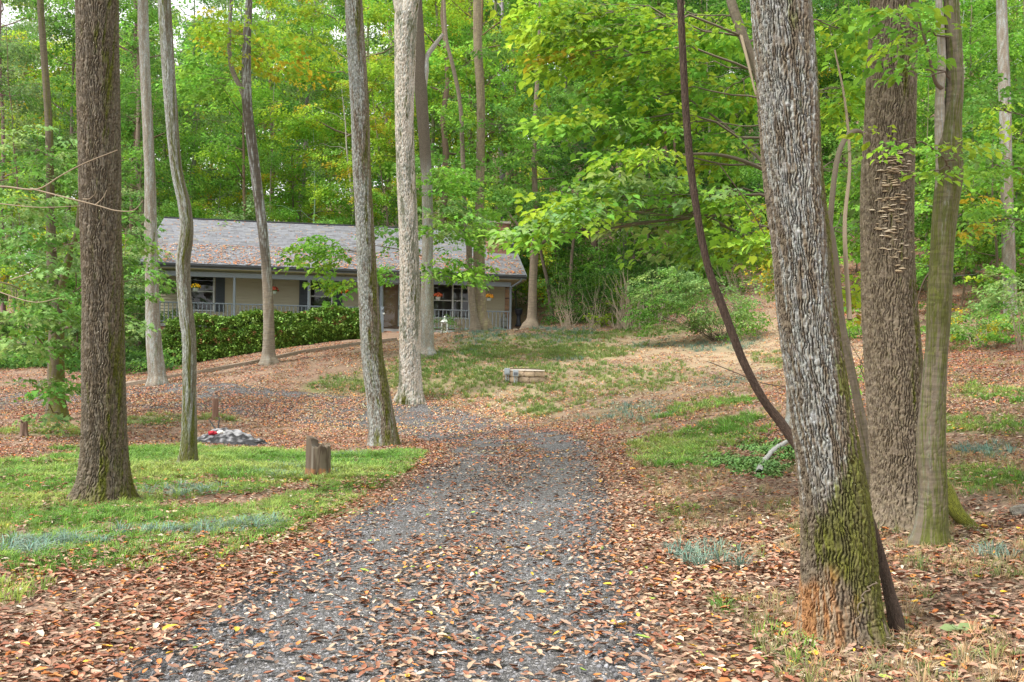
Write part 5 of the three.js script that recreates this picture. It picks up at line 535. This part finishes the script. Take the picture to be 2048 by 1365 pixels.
function stump({ x, y, r, h, label, name = 'tree_stump', top, colour, seed, cat = 'stump', sq = 0 }) {
  const p = ground(x, y), o = thing(name, label, cat, p), seg = 72, rows = 26, pos = [], col = [], idx = [];
  const add = (inner) => { const off = pos.length / 3; for (let j = 0; j <= rows; j++) for (let k = 0; k <= seg; k++) { const th = k / seg * 6.2832, tp = top(th, k) * h, yy = inner ? lerp(tp - 0.05, tp, j / rows) : lerp(-0.12, tp, j / rows), gr = fbm(Math.cos(th) * 5 + 8, Math.sin(th) * 5 + yy * 0.6, seed, 4), g2 = noise(th * 16, yy * 3, seed + 3), box_ = sq ? 1 / Math.max(Math.abs(Math.cos(th + 0.4)), Math.abs(Math.sin(th + 0.4))) : 1; let rr = r * lerp(1, Math.min(1.3, box_), sq) * (0.95 + 0.12 * (gr - 0.5)) - 0.012 * g2 + 0.06 * Math.exp(-Math.max(0, yy) / 0.06) * (0.5 + Math.sin(th * 5 + seed)) * (1 - sq); if (inner) rr *= lerp(0.02, 0.8, j / rows); pos.push(Math.cos(th) * rr, yy + (j === rows ? (hash(k, seed) - 0.5) * 0.03 : 0), Math.sin(th) * rr); const f = fbm(th * 6, yy * 4, seed + 8, 3); col.push(...colour(th, yy / h, f, gr)); } const w = seg + 1; for (let j = 0; j < rows; j++) for (let k = 0; k < seg; k++) { const a = off + j * w + k; if (inner) idx.push(a, a + 1, a + w, a + 1, a + w + 1, a + w); else idx.push(a, a + w, a + 1, a + 1, a + w, a + w + 1); } if (!inner) for (let k = 0; k < seg; k++) { } return off; };
  const a = add(false), b = add(true), w = seg + 1; for (let k = 0; k < seg; k++) { const m = a + rows * w + k, n = b + rows * w + k; idx.push(m, n, m + 1, m + 1, n, n + 1); } for (let k = 1; k < seg - 1; k++) idx.push(b, b + k + 1, b + k);
  part(o, 'wood', geoFrom(pos, idx, col), std({ vertexColors: true, roughness: 1 })); return o;
}
const stumpO = stump({ x: 636, y: 957, r: 0.205, h: 0.64, seed: 4, label: 'rotting grey tree stump with a taller slab in the grass', top: (th) => { const c = Math.cos(th); return lerp(0.79 + 0.025 * Math.sin(th * 7) + 0.02 * Math.sin(th * 17), 1, 1 - smooth(-0.44, -0.38, c)) ; }, colour: (th, v, f, g) => { let c = mixc([0.155, 0.125, 0.09], [0.09, 0.066, 0.045], smooth(0.4, 0.6, f)); if (Math.cos(th) < -0.4) c = mixc(c, [0.1, 0.072, 0.05], 0.7); if (Math.abs(Math.cos(th) + 0.28) < 0.08) c = mixc(c, [0.34, 0.31, 0.26], 0.6 * f); return v < 0.25 ? mixc(c, [0.3, 0.13, 0.05], smooth(0.4, 0.55, g) * 0.8) : c; } });
stump({ x: 430, y: 841, r: 0.085, h: 0.56, seed: 8, sq: 0.7, name: 'wooden_post', cat: 'post', label: 'reddish brown square wooden post stub behind the ash heap', top: () => 1, colour: (th, v, f) => mixc([0.17, 0.085, 0.06], [0.24, 0.15, 0.11], f) });
stump({ x: 47, y: 876, r: 0.085, h: 0.36, seed: 12, sq: 0.5, name: 'wooden_post', cat: 'post', label: 'short broken brown post stub beside the mossy maple', top: (th) => 0.9 + 0.12 * Math.sin(th * 3), colour: (th, v, f) => mixc([0.15, 0.09, 0.065], [0.23, 0.16, 0.12], f) });
{
  const R = rng(103), c = ground(448, 883), o = thing('ash_heap', 'grey and black heap of burnt ash ringed by fallen leaves', 'ash heap', c), pos = [], col = [], idx = [], n = 70, m = 44;
  for (let j = 0; j <= m; j++) for (let i = 0; i <= n; i++) { const a = (i / n * 2 - 1), b = (j / m * 2 - 1), x = a * 1.5, z = b * 0.95, q = Math.sqrt(a * a + b * b) + 0.35 * (fbm(x * 2 + 5, z * 2, 4) - 0.5), y = 0.27 * (1 - smooth(0.0, 0.75, q)) + (fbm(x * 9, z * 9, 6) - 0.5) * 0.17 * (1 - smooth(0.6, 0.9, q)) - 0.05 * smooth(0.7, 1, q); const wx = c.x + x, wd = -c.z - z; pos.push(x, H(wx, wd) - c.y + y, z); const f = fbm(x * 3, z * 3, 9), ff = fbm(x * 12, z * 12, 10, 2); let k = smooth(0.43, 0.66, f * 0.4 + ff * 0.6); if (q > 0.55) k *= 0.3; col.push(...mixc([0.028, 0.028, 0.03], [0.34, 0.335, 0.35], k)); }
  const w = n + 1; for (let j = 0; j < m; j++) for (let i = 0; i < n; i++) { const a = j * w + i; idx.push(a, a + w, a + 1, a + 1, a + w, a + w + 1); } part(o, 'ash', geoFrom(pos, idx, col), std({ vertexColors: true, roughness: 1 }));
  const lump = (sx, sy, sz, seed) => { const g = new THREE.IcosahedronGeometry(1, 3), p = g.attributes.position; for (let i = 0; i < p.count; i++) { const x = p.getX(i), y = p.getY(i), z = p.getZ(i), f = 0.75 + 0.6 * (fbm(x * 2.2 + seed, y * 2.2 + z * 1.7, seed, 3) - 0.5) + 0.25 * Math.abs(noise(x * 5 + z * 3, y * 5, seed + 2) - 0.5); p.setXYZ(i, x * f * sx, y * f * sy, z * f * sz); } g.computeVertexNormals(); return g; };
  const put = (name, label, cat, x, y, dy, g, mat) => { const p = ground(x, y); const t = thing(name, label, cat, V(p.x, p.y + dy, p.z)); part(t, name === 'charred_stick' ? 'wood' : 'folds', g, mat); return t; };
  put('red_cloth', 'crumpled red cloth lying on the burnt ash heap', 'cloth', 424, 886, 0.22, lump(0.14, 0.06, 0.1, 3), std({ color: rgb(0.45, 0.02, 0.04) })); put('white_scrap', 'crumpled white scrap beside the red cloth on the ash', 'paper', 441, 888, 0.24, lump(0.1, 0.05, 0.07, 5), std({ color: rgb(0.7, 0.7, 0.68) }));
  for (const [a, b, l] of [[[437, 862], [456, 846], 'charred black stick poking up from the ash beside the white scrap'], [[440, 866], [432, 852], 'short charred stick leaning over the red cloth'], [[490, 876], [540, 868], 'long charred stick lying out towards the leaves'], [[350, 880], [385, 876], 'charred stick on the edge of the ash behind the slim trunk']]) { const p = ground(a[0], a[1] + 14), q = ground(b[0], b[1] + 14), up = l.includes('lying') || l.includes('edge') ? 0.03 : 0.34; const t = thing('charred_stick', l, 'stick', p, 'charred sticks on the ash heap'); const e = q.clone().sub(p); e.y += up; e.z = clamp(e.z, -0.4, 0.4); part(t, 'wood', tube(wiggle(V(0, up > 0.1 ? 0.1 : 0.03, 0), e, 5, 0.06, R), [0.025, 0.024, 0.02, 0.018, 0.015, 0.01], 6), std({ color: rgb(0.03, 0.03, 0.03) })); }
}
{
  const w = matWhite, p = ground(889, 667), o = thing('garden_lantern', 'small white garden lantern with peaked roof before the porch', 'lantern', p); part(o, 'base', at(bevel(0.22, 0.05, 0.22, 0.01), 0, 0.025, 0), w); for (const [x, z] of [[-1, -1], [1, -1], [-1, 1], [1, 1]]) part(o, 'column', at(bevel(0.03, 0.26, 0.03, 0.004), x * 0.08, 0.17, z * 0.08), w); part(o, 'upper_frame', at(bevel(0.21, 0.03, 0.21, 0.006), 0, 0.31, 0), w); part(o, 'roof', (() => { const g = new THREE.ConeGeometry(0.17, 0.13, 4); g.rotateY(Math.PI / 4); g.translate(0, 0.39, 0); return g; })(), w); part(o, 'finial', at(new THREE.SphereGeometry(0.03, 10, 8), 0, 0.475, 0), w); o.scale.setScalar(1.45); part(o, 'candle', at(new THREE.CylinderGeometry(0.035, 0.035, 0.13, 12), 0, 0.115, 0), std({ color: rgb(0.6, 0.55, 0.42) }));
  const s = thing('garden_statue', 'small grey stone figure standing by the right porch post', 'statue', ground(1008, 655)); const ms = std({ color: rgb(0.33, 0.34, 0.3) }); part(s, 'body', new THREE.LatheGeometry([[0, 0], [0.13, 0], [0.13, 0.04], [0.09, 0.06], [0.12, 0.16], [0.1, 0.26], [0.11, 0.34], [0.05, 0.39], [0, 0.4]].map(([a, b]) => new THREE.Vector2(a, b)), 18), ms); s.scale.setScalar(1.25); part(s, 'head', at(new THREE.SphereGeometry(0.07, 14, 10), 0, 0.45, 0.01), ms); part(s, 'arms', mergeGeometries([tube([V(-0.1, 0.33, 0), V(-0.13, 0.24, 0.05), V(-0.02, 0.22, 0.12)], [0.03, 0.028, 0.025], 7), tube([V(0.1, 0.33, 0), V(0.13, 0.24, 0.05), V(0.02, 0.22, 0.12)], [0.03, 0.028, 0.025], 7)]), ms);
  const k = std({ color: rgb(0.02, 0.024, 0.035), roughness: 0.35 }), u = thing('black_urn', 'black pedestal urn with round top behind the porch corner', 'urn', ground(1037, 653)); part(u, 'pedestal', new THREE.LatheGeometry([[0, 0], [0.17, 0], [0.17, 0.05], [0.12, 0.12], [0.09, 0.35], [0.1, 0.5], [0.15, 0.56]].map(([a, b]) => new THREE.Vector2(a, b)), 20), k); part(u, 'bowl', new THREE.LatheGeometry([[0.15, 0.56], [0.18, 0.66], [0.19, 0.74], [0.21, 0.76], [0.2, 0.8], [0.12, 0.86], [0, 0.88]].map(([a, b]) => new THREE.Vector2(a, b)), 20), k);
  const tp = ground(1061, 656), tray = thing('dark_dish', 'dark shallow round dish tilted against the spreading tree base', 'dish', tp); const dish = part(tray, 'bowl', new THREE.LatheGeometry([[0, 0], [0.14, 0.01], [0.22, 0.05], [0.225, 0.06], [0.2, 0.05], [0.13, 0.025], [0, 0.02]].map(([a, b]) => new THREE.Vector2(a, b)), 24), k); dish.position.y = 0.12; dish.rotation.set(0.55, 0, 0.25); part(tray, 'prop_stone', (() => { const g = new THREE.DodecahedronGeometry(0.1, 1); g.scale(1.4, 0.8, 1); g.translate(0, 0.05, -0.02); return g; })(), std({ color: rgb(0.25, 0.17, 0.12) }));
}
{ // stones
  const R = rng(107), mats = [[0.36, 0.32, 0.25], [0.3, 0.28, 0.24], [0.42, 0.35, 0.26]].map((c) => std({ color: rgb(...c), map: matGround.map, bumpMap: matGround.bumpMap, bumpScale: 0.02, roughness: 1 }));
  const rock = (x, y, s, label, group, k = 0) => { const p = ground(x, y), g = new THREE.IcosahedronGeometry(1, 3), q = g.attributes.position, sd = Math.round(x); for (let i = 0; i < q.count; i++) { const a = q.getX(i), b = q.getY(i), c = q.getZ(i), f = 0.8 + 0.7 * (fbm(a * 1.4 + sd, b * 1.4 + c * 1.1, sd, 3) - 0.5); q.setXYZ(i, a * f * s, b * f * s * 0.55, c * f * s * 0.8); } g.computeVertexNormals(); const m = new THREE.Mesh(g, mats[k % 3]); m.name = numbered('rock'); m.position.copy(p).add(V(0, s * 0.15, 0)); m.rotation.y = R() * 6; scene.add(m); tag(m, label, 'rock', group); };
  [[1085, 661], [1098, 664], [1112, 664], [1124, 666], [1000, 659], [1030, 662], [1046, 660], [985, 662]].forEach(([x, y], i) => rock(x, y, 0.13 + 0.1 * hash(i, 4), 'mossy tan stone edging the bed at the lawn top', 'stones edging the bed', i));
  rock(1886, 1352, 0.05, 'small grey rock among leaves below the huge trunk', null, 1); rock(2044, 1030, 0.16, 'weathered grey rock beside the mossy roots at the bank', null, 1); rock(1640, 705, 0.3, 'grey rock at the foot of the yellowing sapling', null, 1);
}
{ // fallen branches and twigs on the ground
  const R = rng(109); const lay = (name, label, px, r0, r1, mat, group) => { const pts = curve(px.map(([x, y, up = 0]) => ground(x, y).add(V(0, r0 * 0.8 + up, 0))), px.length * 6), b = pts[0].clone(), o = thing(name, label, name === 'fallen_branch' ? 'branch' : 'twig', b, group); part(o, 'wood', tube(pts.map((p) => p.clone().sub(b).add(V((R() - 0.5) * r0 * 0.5, (R() - 0.5) * r0 * 0.5, 0))), pts.map((_, i) => lerp(r0, r1, i / pts.length) * (0.85 + 0.3 * R())), 8), mat); };
  const grey = std({ color: rgb(0.36, 0.35, 0.33) });
  lay('fallen_branch', 'pale grey fallen branch on the ivy left of the huge trunk', [[1518, 950], [1528, 928], [1552, 910, 0.04], [1574, 900, 0.08], [1594, 886, 0.12]], 0.045, 0.03, grey);
  lay('fallen_branch', 'long thin brown fallen branch on the bank below the lawn grass', [[1440, 1130], [1490, 1110], [1540, 1092], [1600, 1072]], 0.022, 0.012, matPaleTwig);
  lay('fallen_branch', 'pale root like branch across the leaves at the drive verge', [[165, 1222], [190, 1208], [215, 1192], [242, 1180]], 0.02, 0.012, matPaleTwig);
  for (const px of [[[912, 1312], [930, 1326], [965, 1334], [990, 1338]], [[1390, 1040], [1425, 1020], [1450, 1018]], [[1195, 1248], [1225, 1252], [1250, 1250]], [[1820, 1330], [1850, 1345], [1890, 1340]], [[560, 1330], [600, 1320], [640, 1318]], [[1930, 1150], [1960, 1140], [2000, 1145]], [[1500, 1180], [1540, 1190], [1570, 1180]], [[90, 1330], [130, 1315], [150, 1318]]]) lay('fallen_twig', 'thin dry twig lying among the fallen leaves', px, 0.007, 0.004, matPaleTwig, 'fallen twigs');
  const pl = ground(1912, 1262), o = thing('broadleaf_seedling', 'small seedling with broad pale green leaves right of the huge trunk', 'seedling', pl), out = { pos: [], col: [], idx: [] };
  for (const [a, L, e] of [[1.9, 0.13, 0.5], [0.1, 0.14, 0.1], [-0.9, 0.09, 0.15], [3.3, 0.09, 0.2]]) { const t = { pos: [], col: [], idx: [] }; addLeaf(t, V(0, 0.03, 0), V(Math.cos(a), e, Math.sin(a)).normalize(), V(0, 1, 0.5), L, L * 0.8, false, [0.33, 0.45, 0.2], 0.25, 0.2, R); part(o, 'leaf', geoFrom(t.pos, t.idx, t.col), matLeaf); } part(o, 'stem', tube([V(0, -0.02, 0), V(0, 0.04, 0)], [0.006, 0.004], 5), matPaleTwig);
}

// ---------------------------------------------------------------- fallen leaves
function dryLeaf(L, W, seed, n = 6) { const R = rng(seed), pos = [], idx = [], cu = (R() - 0.3) * 1.2, fo = 0.2 + R() * 0.7, tw = (R() - 0.5) * 0.8; for (let i = 0; i <= n; i++) { const t = i / n, w = Math.pow(Math.sin(Math.PI * Math.pow(t, 0.8)), 0.8) * W / 2 * (1 + (i % 2 ? 0.15 : -0.12) * (seed % 2)); for (let k = -1; k <= 1; k++) { const a = tw * (t - 0.5), x = (t - 0.5) * L, z = k * w, y = Math.abs(k) * w * fo + cu * L * (t - 0.5) * (t - 0.5) + k * w * Math.sin(a); pos.push(x, y + 0.002, z * Math.cos(a) + 0.08 * L * Math.sin(t * 3) * (seed % 3 - 1)); } } for (let i = 0; i < n; i++) for (let k = 0; k < 2; k++) { const a = i * 3 + k; idx.push(a, a + 1, a + 3, a + 1, a + 4, a + 3); } return geoFrom(pos, idx); }
const DRY = [dryLeaf(0.085, 0.036, 1), dryLeaf(0.075, 0.042, 2), dryLeaf(0.1, 0.034, 3), dryLeaf(0.07, 0.04, 4), dryLeaf(0.105, 0.044, 5)];
const DRYC = { tan: [0.4, 0.275, 0.18], pink: [0.34, 0.2, 0.135], russet: [0.25, 0.095, 0.05], brown: [0.16, 0.09, 0.06], pale: [0.55, 0.44, 0.33], orange: [0.52, 0.19, 0.05], gold: [0.65, 0.42, 0.04], green: [0.25, 0.36, 0.06] };
const DRYW = [['tan', 0.22], ['pink', 0.25], ['russet', 0.2], ['brown', 0.2], ['pale', 0.06], ['orange', 0.05], ['gold', 0.012], ['green', 0.006]];
const matDry = std({ roughness: 0.75, side: THREE.DoubleSide }), UP = V(0, 1, 0), QY = new THREE.Quaternion(), QN = new THREE.Quaternion();
function pickDry(r) { for (const [k, w] of DRYW) { if (r < w) return k; r -= w; } return 'tan'; }
{
  const R = rng(121), near = [], pos = (lo, hi, n, s, fn) => { for (let k = 0; k < n; k++) { const d = Math.sqrt(lerp(lo * lo, hi * hi, R())), x = (R() * 2 - 1) * (0.58 * d + 0.4); if (R() * 1.25 > litter(x, d)) continue; fn(x, d, s); } };
  const orient = (x, d, tilt) => { QN.setFromUnitVectors(UP, normalAt(x, d).add(V((R() - 0.5) * tilt, 0, (R() - 0.5) * tilt)).normalize()); return QN.clone().multiply(QY.setFromAxisAngle(UP, R() * 6.283)); };
  const lift = (x, d) => (driveDist(x, d)[0] < 1.45 ? 0.036 : 0.008 + 0.05 * clamp(cover(x, d).g));
  const add = (x, d, s) => { let key = pickDry(R()); if (x < -1 && d < 16 && key === 'tan' && R() < 0.5) key = 'russet'; near.push({ x, d, key, p: V(x, H(x, d) + lift(x, d) + R() * 0.02, -d), q: orient(x, d, 0.7), s: s * (0.5 + R() * 0.85), c: jit(DRYC[key], R, 0.25), k: Math.floor(R() * 5) }); };
  pos(3.7, 9, 52000, 0.66, add); pos(9, 17, 80000, 0.66, add);
  // the largest ones in view are things of their own
  const inView = near.filter((l) => { const [a, b] = proj(l.p); return a > 10 && a < 2038 && b < 1355; }).sort((a, b) => a.d - b.d).slice(0, 260), set = new Set(inView), names = { tan: 'tan', pink: 'pinkish brown', russet: 'dark russet', brown: 'dark brown', pale: 'pale buff', orange: 'orange', gold: 'golden yellow', green: 'green' }, mats = {}; for (const k in DRYC) mats[k] = std({ color: rgb(...DRYC[k]), roughness: 0.75, side: THREE.DoubleSide });
  for (const l of inView) { const m = new THREE.Mesh(DRY[l.k], mats[l.key]); m.name = numbered('fallen_leaf'); m.position.copy(l.p); m.quaternion.copy(l.q); m.scale.setScalar(l.s); scene.add(m); const [q, s] = driveDist(l.x, l.d), where = q < 1.5 ? 'on the near gravel drive' : s < 0 ? 'on the near left verge of the drive' : 'on the near bank below the huge trunk'; tag(m, names[l.key] + ' fallen leaf lying ' + where, 'leaf', 'fallen leaves ' + where); }
  // single leaves the photograph shows
  for (const [x, y, key, s, k, label] of [[1628, 1322, 'gold', 1.35, 3, 'bright yellow leaf on the leaf litter before the huge trunk'], [1285, 1296, 'green', 1.1, 0, 'curled green leaf at the edge of the gravel drive'], [855, 1245, 'gold', 1.1, 2, 'pale yellow leaf in the middle of the gravel drive'], [740, 1096, 'green', 1.2, 0, 'bright green leaf on the drive gravel'], [1215, 1187, 'gold', 1.0, 3, 'small yellow leaf standing on the gravel'], [832, 1282, 'russet', 1.1, 1, 'deep red leaf on the grey gravel'], [340, 1275, 'gold', 1.1, 2, 'yellow orange leaf on the thick litter of the verge'], [648, 1098, 'orange', 1.3, 4, 'large orange leaf at the gravel edge']]) { const p = ground(x, y), m = new THREE.Mesh(DRY[k], mats[key]); m.name = numbered('fallen_leaf'); m.position.copy(p).add(V(0, lift(p.x, -p.z) + 0.02, 0)); m.quaternion.copy(orient(p.x, -p.z, 0.3)); m.scale.setScalar(s); scene.add(m); tag(m, label, 'leaf'); }
  const pile = new THREE.Group(); pile.name = 'leaf_litter'; scene.add(pile); tag(pile, 'fallen brown and russet leaves covering drive and ground', 'leaf litter', null, 'stuff');
  for (let k = 0; k < 5; k++) instanced(pile, 'leaves', DRY[k], matDry, near.filter((l) => l.k === k && !set.has(l)));
  // further off, handfuls of leaves
  const hand = [0, 1, 2, 3].map((v) => { const RR = rng(300 + v), gs = []; for (let k = 0; k < 16; k++) { const key = pickDry(RR()), g = dryLeaf(0.09 * (0.7 + RR() * 0.5), 0.045, 20 + k + v * 20, 3); g.rotateX((RR() - 0.5) * 0.9); g.rotateZ((RR() - 0.5) * 0.9); g.rotateY(RR() * 6.28); const a = RR() * 6.28, q = Math.sqrt(RR()) * 0.3; g.translate(Math.cos(a) * q, 0.008 + RR() * 0.02, Math.sin(a) * q); gs.push(paint(g, jit(DRYC[key], RR, 0.25))); } return mergeGeometries(gs); });
  const lists = [[], [], [], []], matHand = std({ vertexColors: true, roughness: 0.8, side: THREE.DoubleSide });
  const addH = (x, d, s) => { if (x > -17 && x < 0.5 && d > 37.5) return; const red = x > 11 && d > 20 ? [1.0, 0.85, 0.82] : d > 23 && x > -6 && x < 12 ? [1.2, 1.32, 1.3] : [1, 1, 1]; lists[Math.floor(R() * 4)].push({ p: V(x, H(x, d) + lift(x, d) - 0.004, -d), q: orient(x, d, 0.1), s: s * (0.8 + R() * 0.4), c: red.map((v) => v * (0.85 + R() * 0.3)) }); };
  pos(16, 27, 15000, 0.64, addH); pos(26, 46, 34000, 0.62, addH);
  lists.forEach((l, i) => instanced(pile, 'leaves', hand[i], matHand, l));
  // leaves on the roof
  const rf = house.userData.roof, list = [[], []]; delete house.userData.roof;
  for (let k = 0; k < 9000; k++) { const u = lerp(rf.leftEnd + 0.1, rf.rightEnd - 0.1, R()), t = R(), dens = (t < 0.07 ? 1.2 : t < 0.4 ? 0.6 : 0.05) * (0.4 + 1.2 * fbm(u * 0.7, t * 9, 201)) * (u < 3 ? 1.3 : 1); if (R() > dens) continue; const w = EAVE_W - t * 5, v = EAVE_V + t * 2.72 + 0.04, p = hworld(u, v, w); E.set(rf.slope + (R() - 0.5) * 0.3, YAW + 0, 0, 'YXZ'); Q.setFromEuler(E); list[k % 2].push({ p, q: Q.clone().multiply(QY.setFromAxisAngle(UP, R() * 6.28)), s: 0.8 + R() * 0.6, c: jit(DRYC[R() < 0.3 ? 'orange' : pickDry(R())], R, 0.25) }); }
  const rp = new THREE.Group(); rp.name = 'roof_leaf_litter'; scene.add(rp); tag(rp, 'orange and brown fallen leaves scattered on the shingle roof', 'leaf litter', null, 'stuff'); list.forEach((l, i) => instanced(rp, 'leaves', DRY[i * 2], matDry, l));
  // loose stones of the drive
  const chips = [], cg = new THREE.DodecahedronGeometry(0.011, 0); cg.scale(1.2, 0.6, 1); for (let k = 0; k < 16000; k++) { const d = 3.7 + Math.pow(R(), 1.4) * 8, x = (R() * 2 - 1) * 2.4, [q] = driveDist(x, d); if (q > 1.5 * (0.75 + 0.3 * R())) continue; const m = 0.12 + 0.25 * R() * R() + (R() < 0.06 ? 0.2 : 0); chips.push({ p: V(x, H(x, d) + 0.03, -d), yaw: R() * 6, pitch: R() * 6, roll: R() * 6, s: 0.4 + R() * 0.9, c: [m, m, m * 1.05] }); }
  tag(instanced(scene, 'gravel', cg, std({ roughness: 0.9 }), chips), 'loose grey stone chips on the driveway', 'gravel');
}
// ---------------------------------------------------------------- grass and ground cover
{
  const R = rng(131), tuft = (n, h, lean, w, seed) => { const RR = rng(seed), pos = [], idx = [], col = []; for (let k = 0; k < n; k++) { const a = RR() * 6.283, r = RR() * 0.06, x = Math.cos(a) * r, z = Math.sin(a) * r, b = a + (RR() - 0.5), hh = h * (0.5 + RR() * 0.7), l = lean * hh * (0.4 + RR()), wx = -Math.sin(b) * w / 2, wz = Math.cos(b) * w / 2, o = pos.length / 3, m = 0.7 + RR() * 0.6, c = [m * (1 + (RR() - 0.4) * 0.3), m, m * 0.95]; pos.push(x - wx, -0.01, z - wz, x + wx, -0.01, z + wz, x + Math.cos(b) * l * 0.35 - wx * 0.8, hh * 0.6, z + Math.sin(b) * l * 0.35 - wz * 0.8, x + Math.cos(b) * l * 0.35 + wx * 0.8, hh * 0.6, z + Math.sin(b) * l * 0.35 + wz * 0.8, x + Math.cos(b) * l, hh * (1 - 0.25 * lean), z + Math.sin(b) * l); idx.push(o, o + 1, o + 2, o + 1, o + 3, o + 2, o + 2, o + 3, o + 4); for (let q = 0; q < 5; q++) col.push(...c); } return geoFrom(pos, idx, col); };
  const T = { g: tuft(16, 0.085, 0.8, 0.006, 1), g2: tuft(22, 0.11, 0.9, 0.009, 2), b: tuft(16, 0.15, 1.2, 0.009, 3) }, L = { g: [], g2: [], b: [] }, ivy = [], dry = [];
  const mg = new THREE.MeshPhysicalMaterial({ vertexColors: true, roughness: 1, transmission: 0.3, thickness: 0, side: THREE.DoubleSide });
  for (const p of PATCH) { const area = 4 * p.rx * p.rd * 2, dens = p.d < 10 ? 260 : p.d < 14 ? 230 : p.d < 22 ? 170 : 60, n = Math.min(9000, Math.round(area * dens * (p.t === 'b' ? 0.55 : 1))); for (let k = 0; k < n; k++) { const x = p.x + (R() * 2 - 1) * p.rx * 1.4, d = p.d + (R() * 2 - 1) * p.rd * 1.4; if (d < 3.6 || driveDist(x, d)[0] < 1.75) continue; const w = cover(x, d)[p.t]; if (R() > w * 0.9) continue; const it = { p: V(x, H(x, d), -d), yaw: R() * 6.28, pitch: (R() - 0.5) * 0.3, roll: (R() - 0.5) * 0.3, s: 0.7 + R() * 0.7 }; if (p.t === 'i') { it.c = jit([0.13, 0.26, 0.06], R, 0.3); it.p.y += 0.05; it.s = 0.6; ivy.push(it); } else if (p.t === 'b') { it.c = jit([0.19, 0.31, 0.25], R, 0.25); it.s *= 0.8; L.b.push(it); } else { const hv = fbm(x * 0.7, d * 0.7, 140); it.c = jit(mixc([0.15, 0.32, 0.04], [0.31, 0.41, 0.09], smooth(0.3, 0.7, hv)), R, 0.35); if (d > 23) it.c = mixc(it.c, [0.2, 0.28, 0.09], 0.55); (d > 14 ? L.g2 : L.g).push(it); } } }
  for (let k = 0; k < 9000; k++) { const d = 4 + R() * 20, x = d * (R() * 0.62 - 0.02) + 1.2, q = driveDist(x, d)[0]; if (q < 2.0 || fbm(x * 0.9, d * 0.9, 150) < 0.45) continue; dry.push({ p: V(x, H(x, d), -d), yaw: R() * 6.28, pitch: (R() - 0.5) * 0.8, roll: (R() - 0.5) * 0.8, s: 0.6 + R() * 0.6, c: jit(R() < 0.35 ? [0.22, 0.26, 0.08] : [0.42, 0.31, 0.17], R, 0.2) }); }
  const g = new THREE.Group(); g.name = 'grass'; scene.add(g); tag(g, 'short bright green grass growing in patches beside the drive', 'grass', null, 'stuff'); instanced(g, 'blades', T.g, mg, L.g); instanced(g, 'blades', T.g2, mg, L.g2);
  tag(instanced(scene, 'lily_turf', T.b, mg, L.b), 'blue green grassy ground cover in low patches', 'ground cover'); tag(instanced(scene, 'ivy', SPRAY.hedge[1], matEver, ivy), 'small leafed ivy creeping over leaves left of the huge trunk', 'ivy'); tag(instanced(scene, 'dry_grass', T.g, mg, dry), 'thin straw coloured dry grass on the right bank', 'dry grass');
  console.log('grass', L.g.length, L.g2.length, L.b.length, ivy.length, dry.length);
}
scene.traverse((o) => { if (o.isMesh) { o.castShadow = true; o.receiveShadow = true; } });
renderer.render(scene, camera);
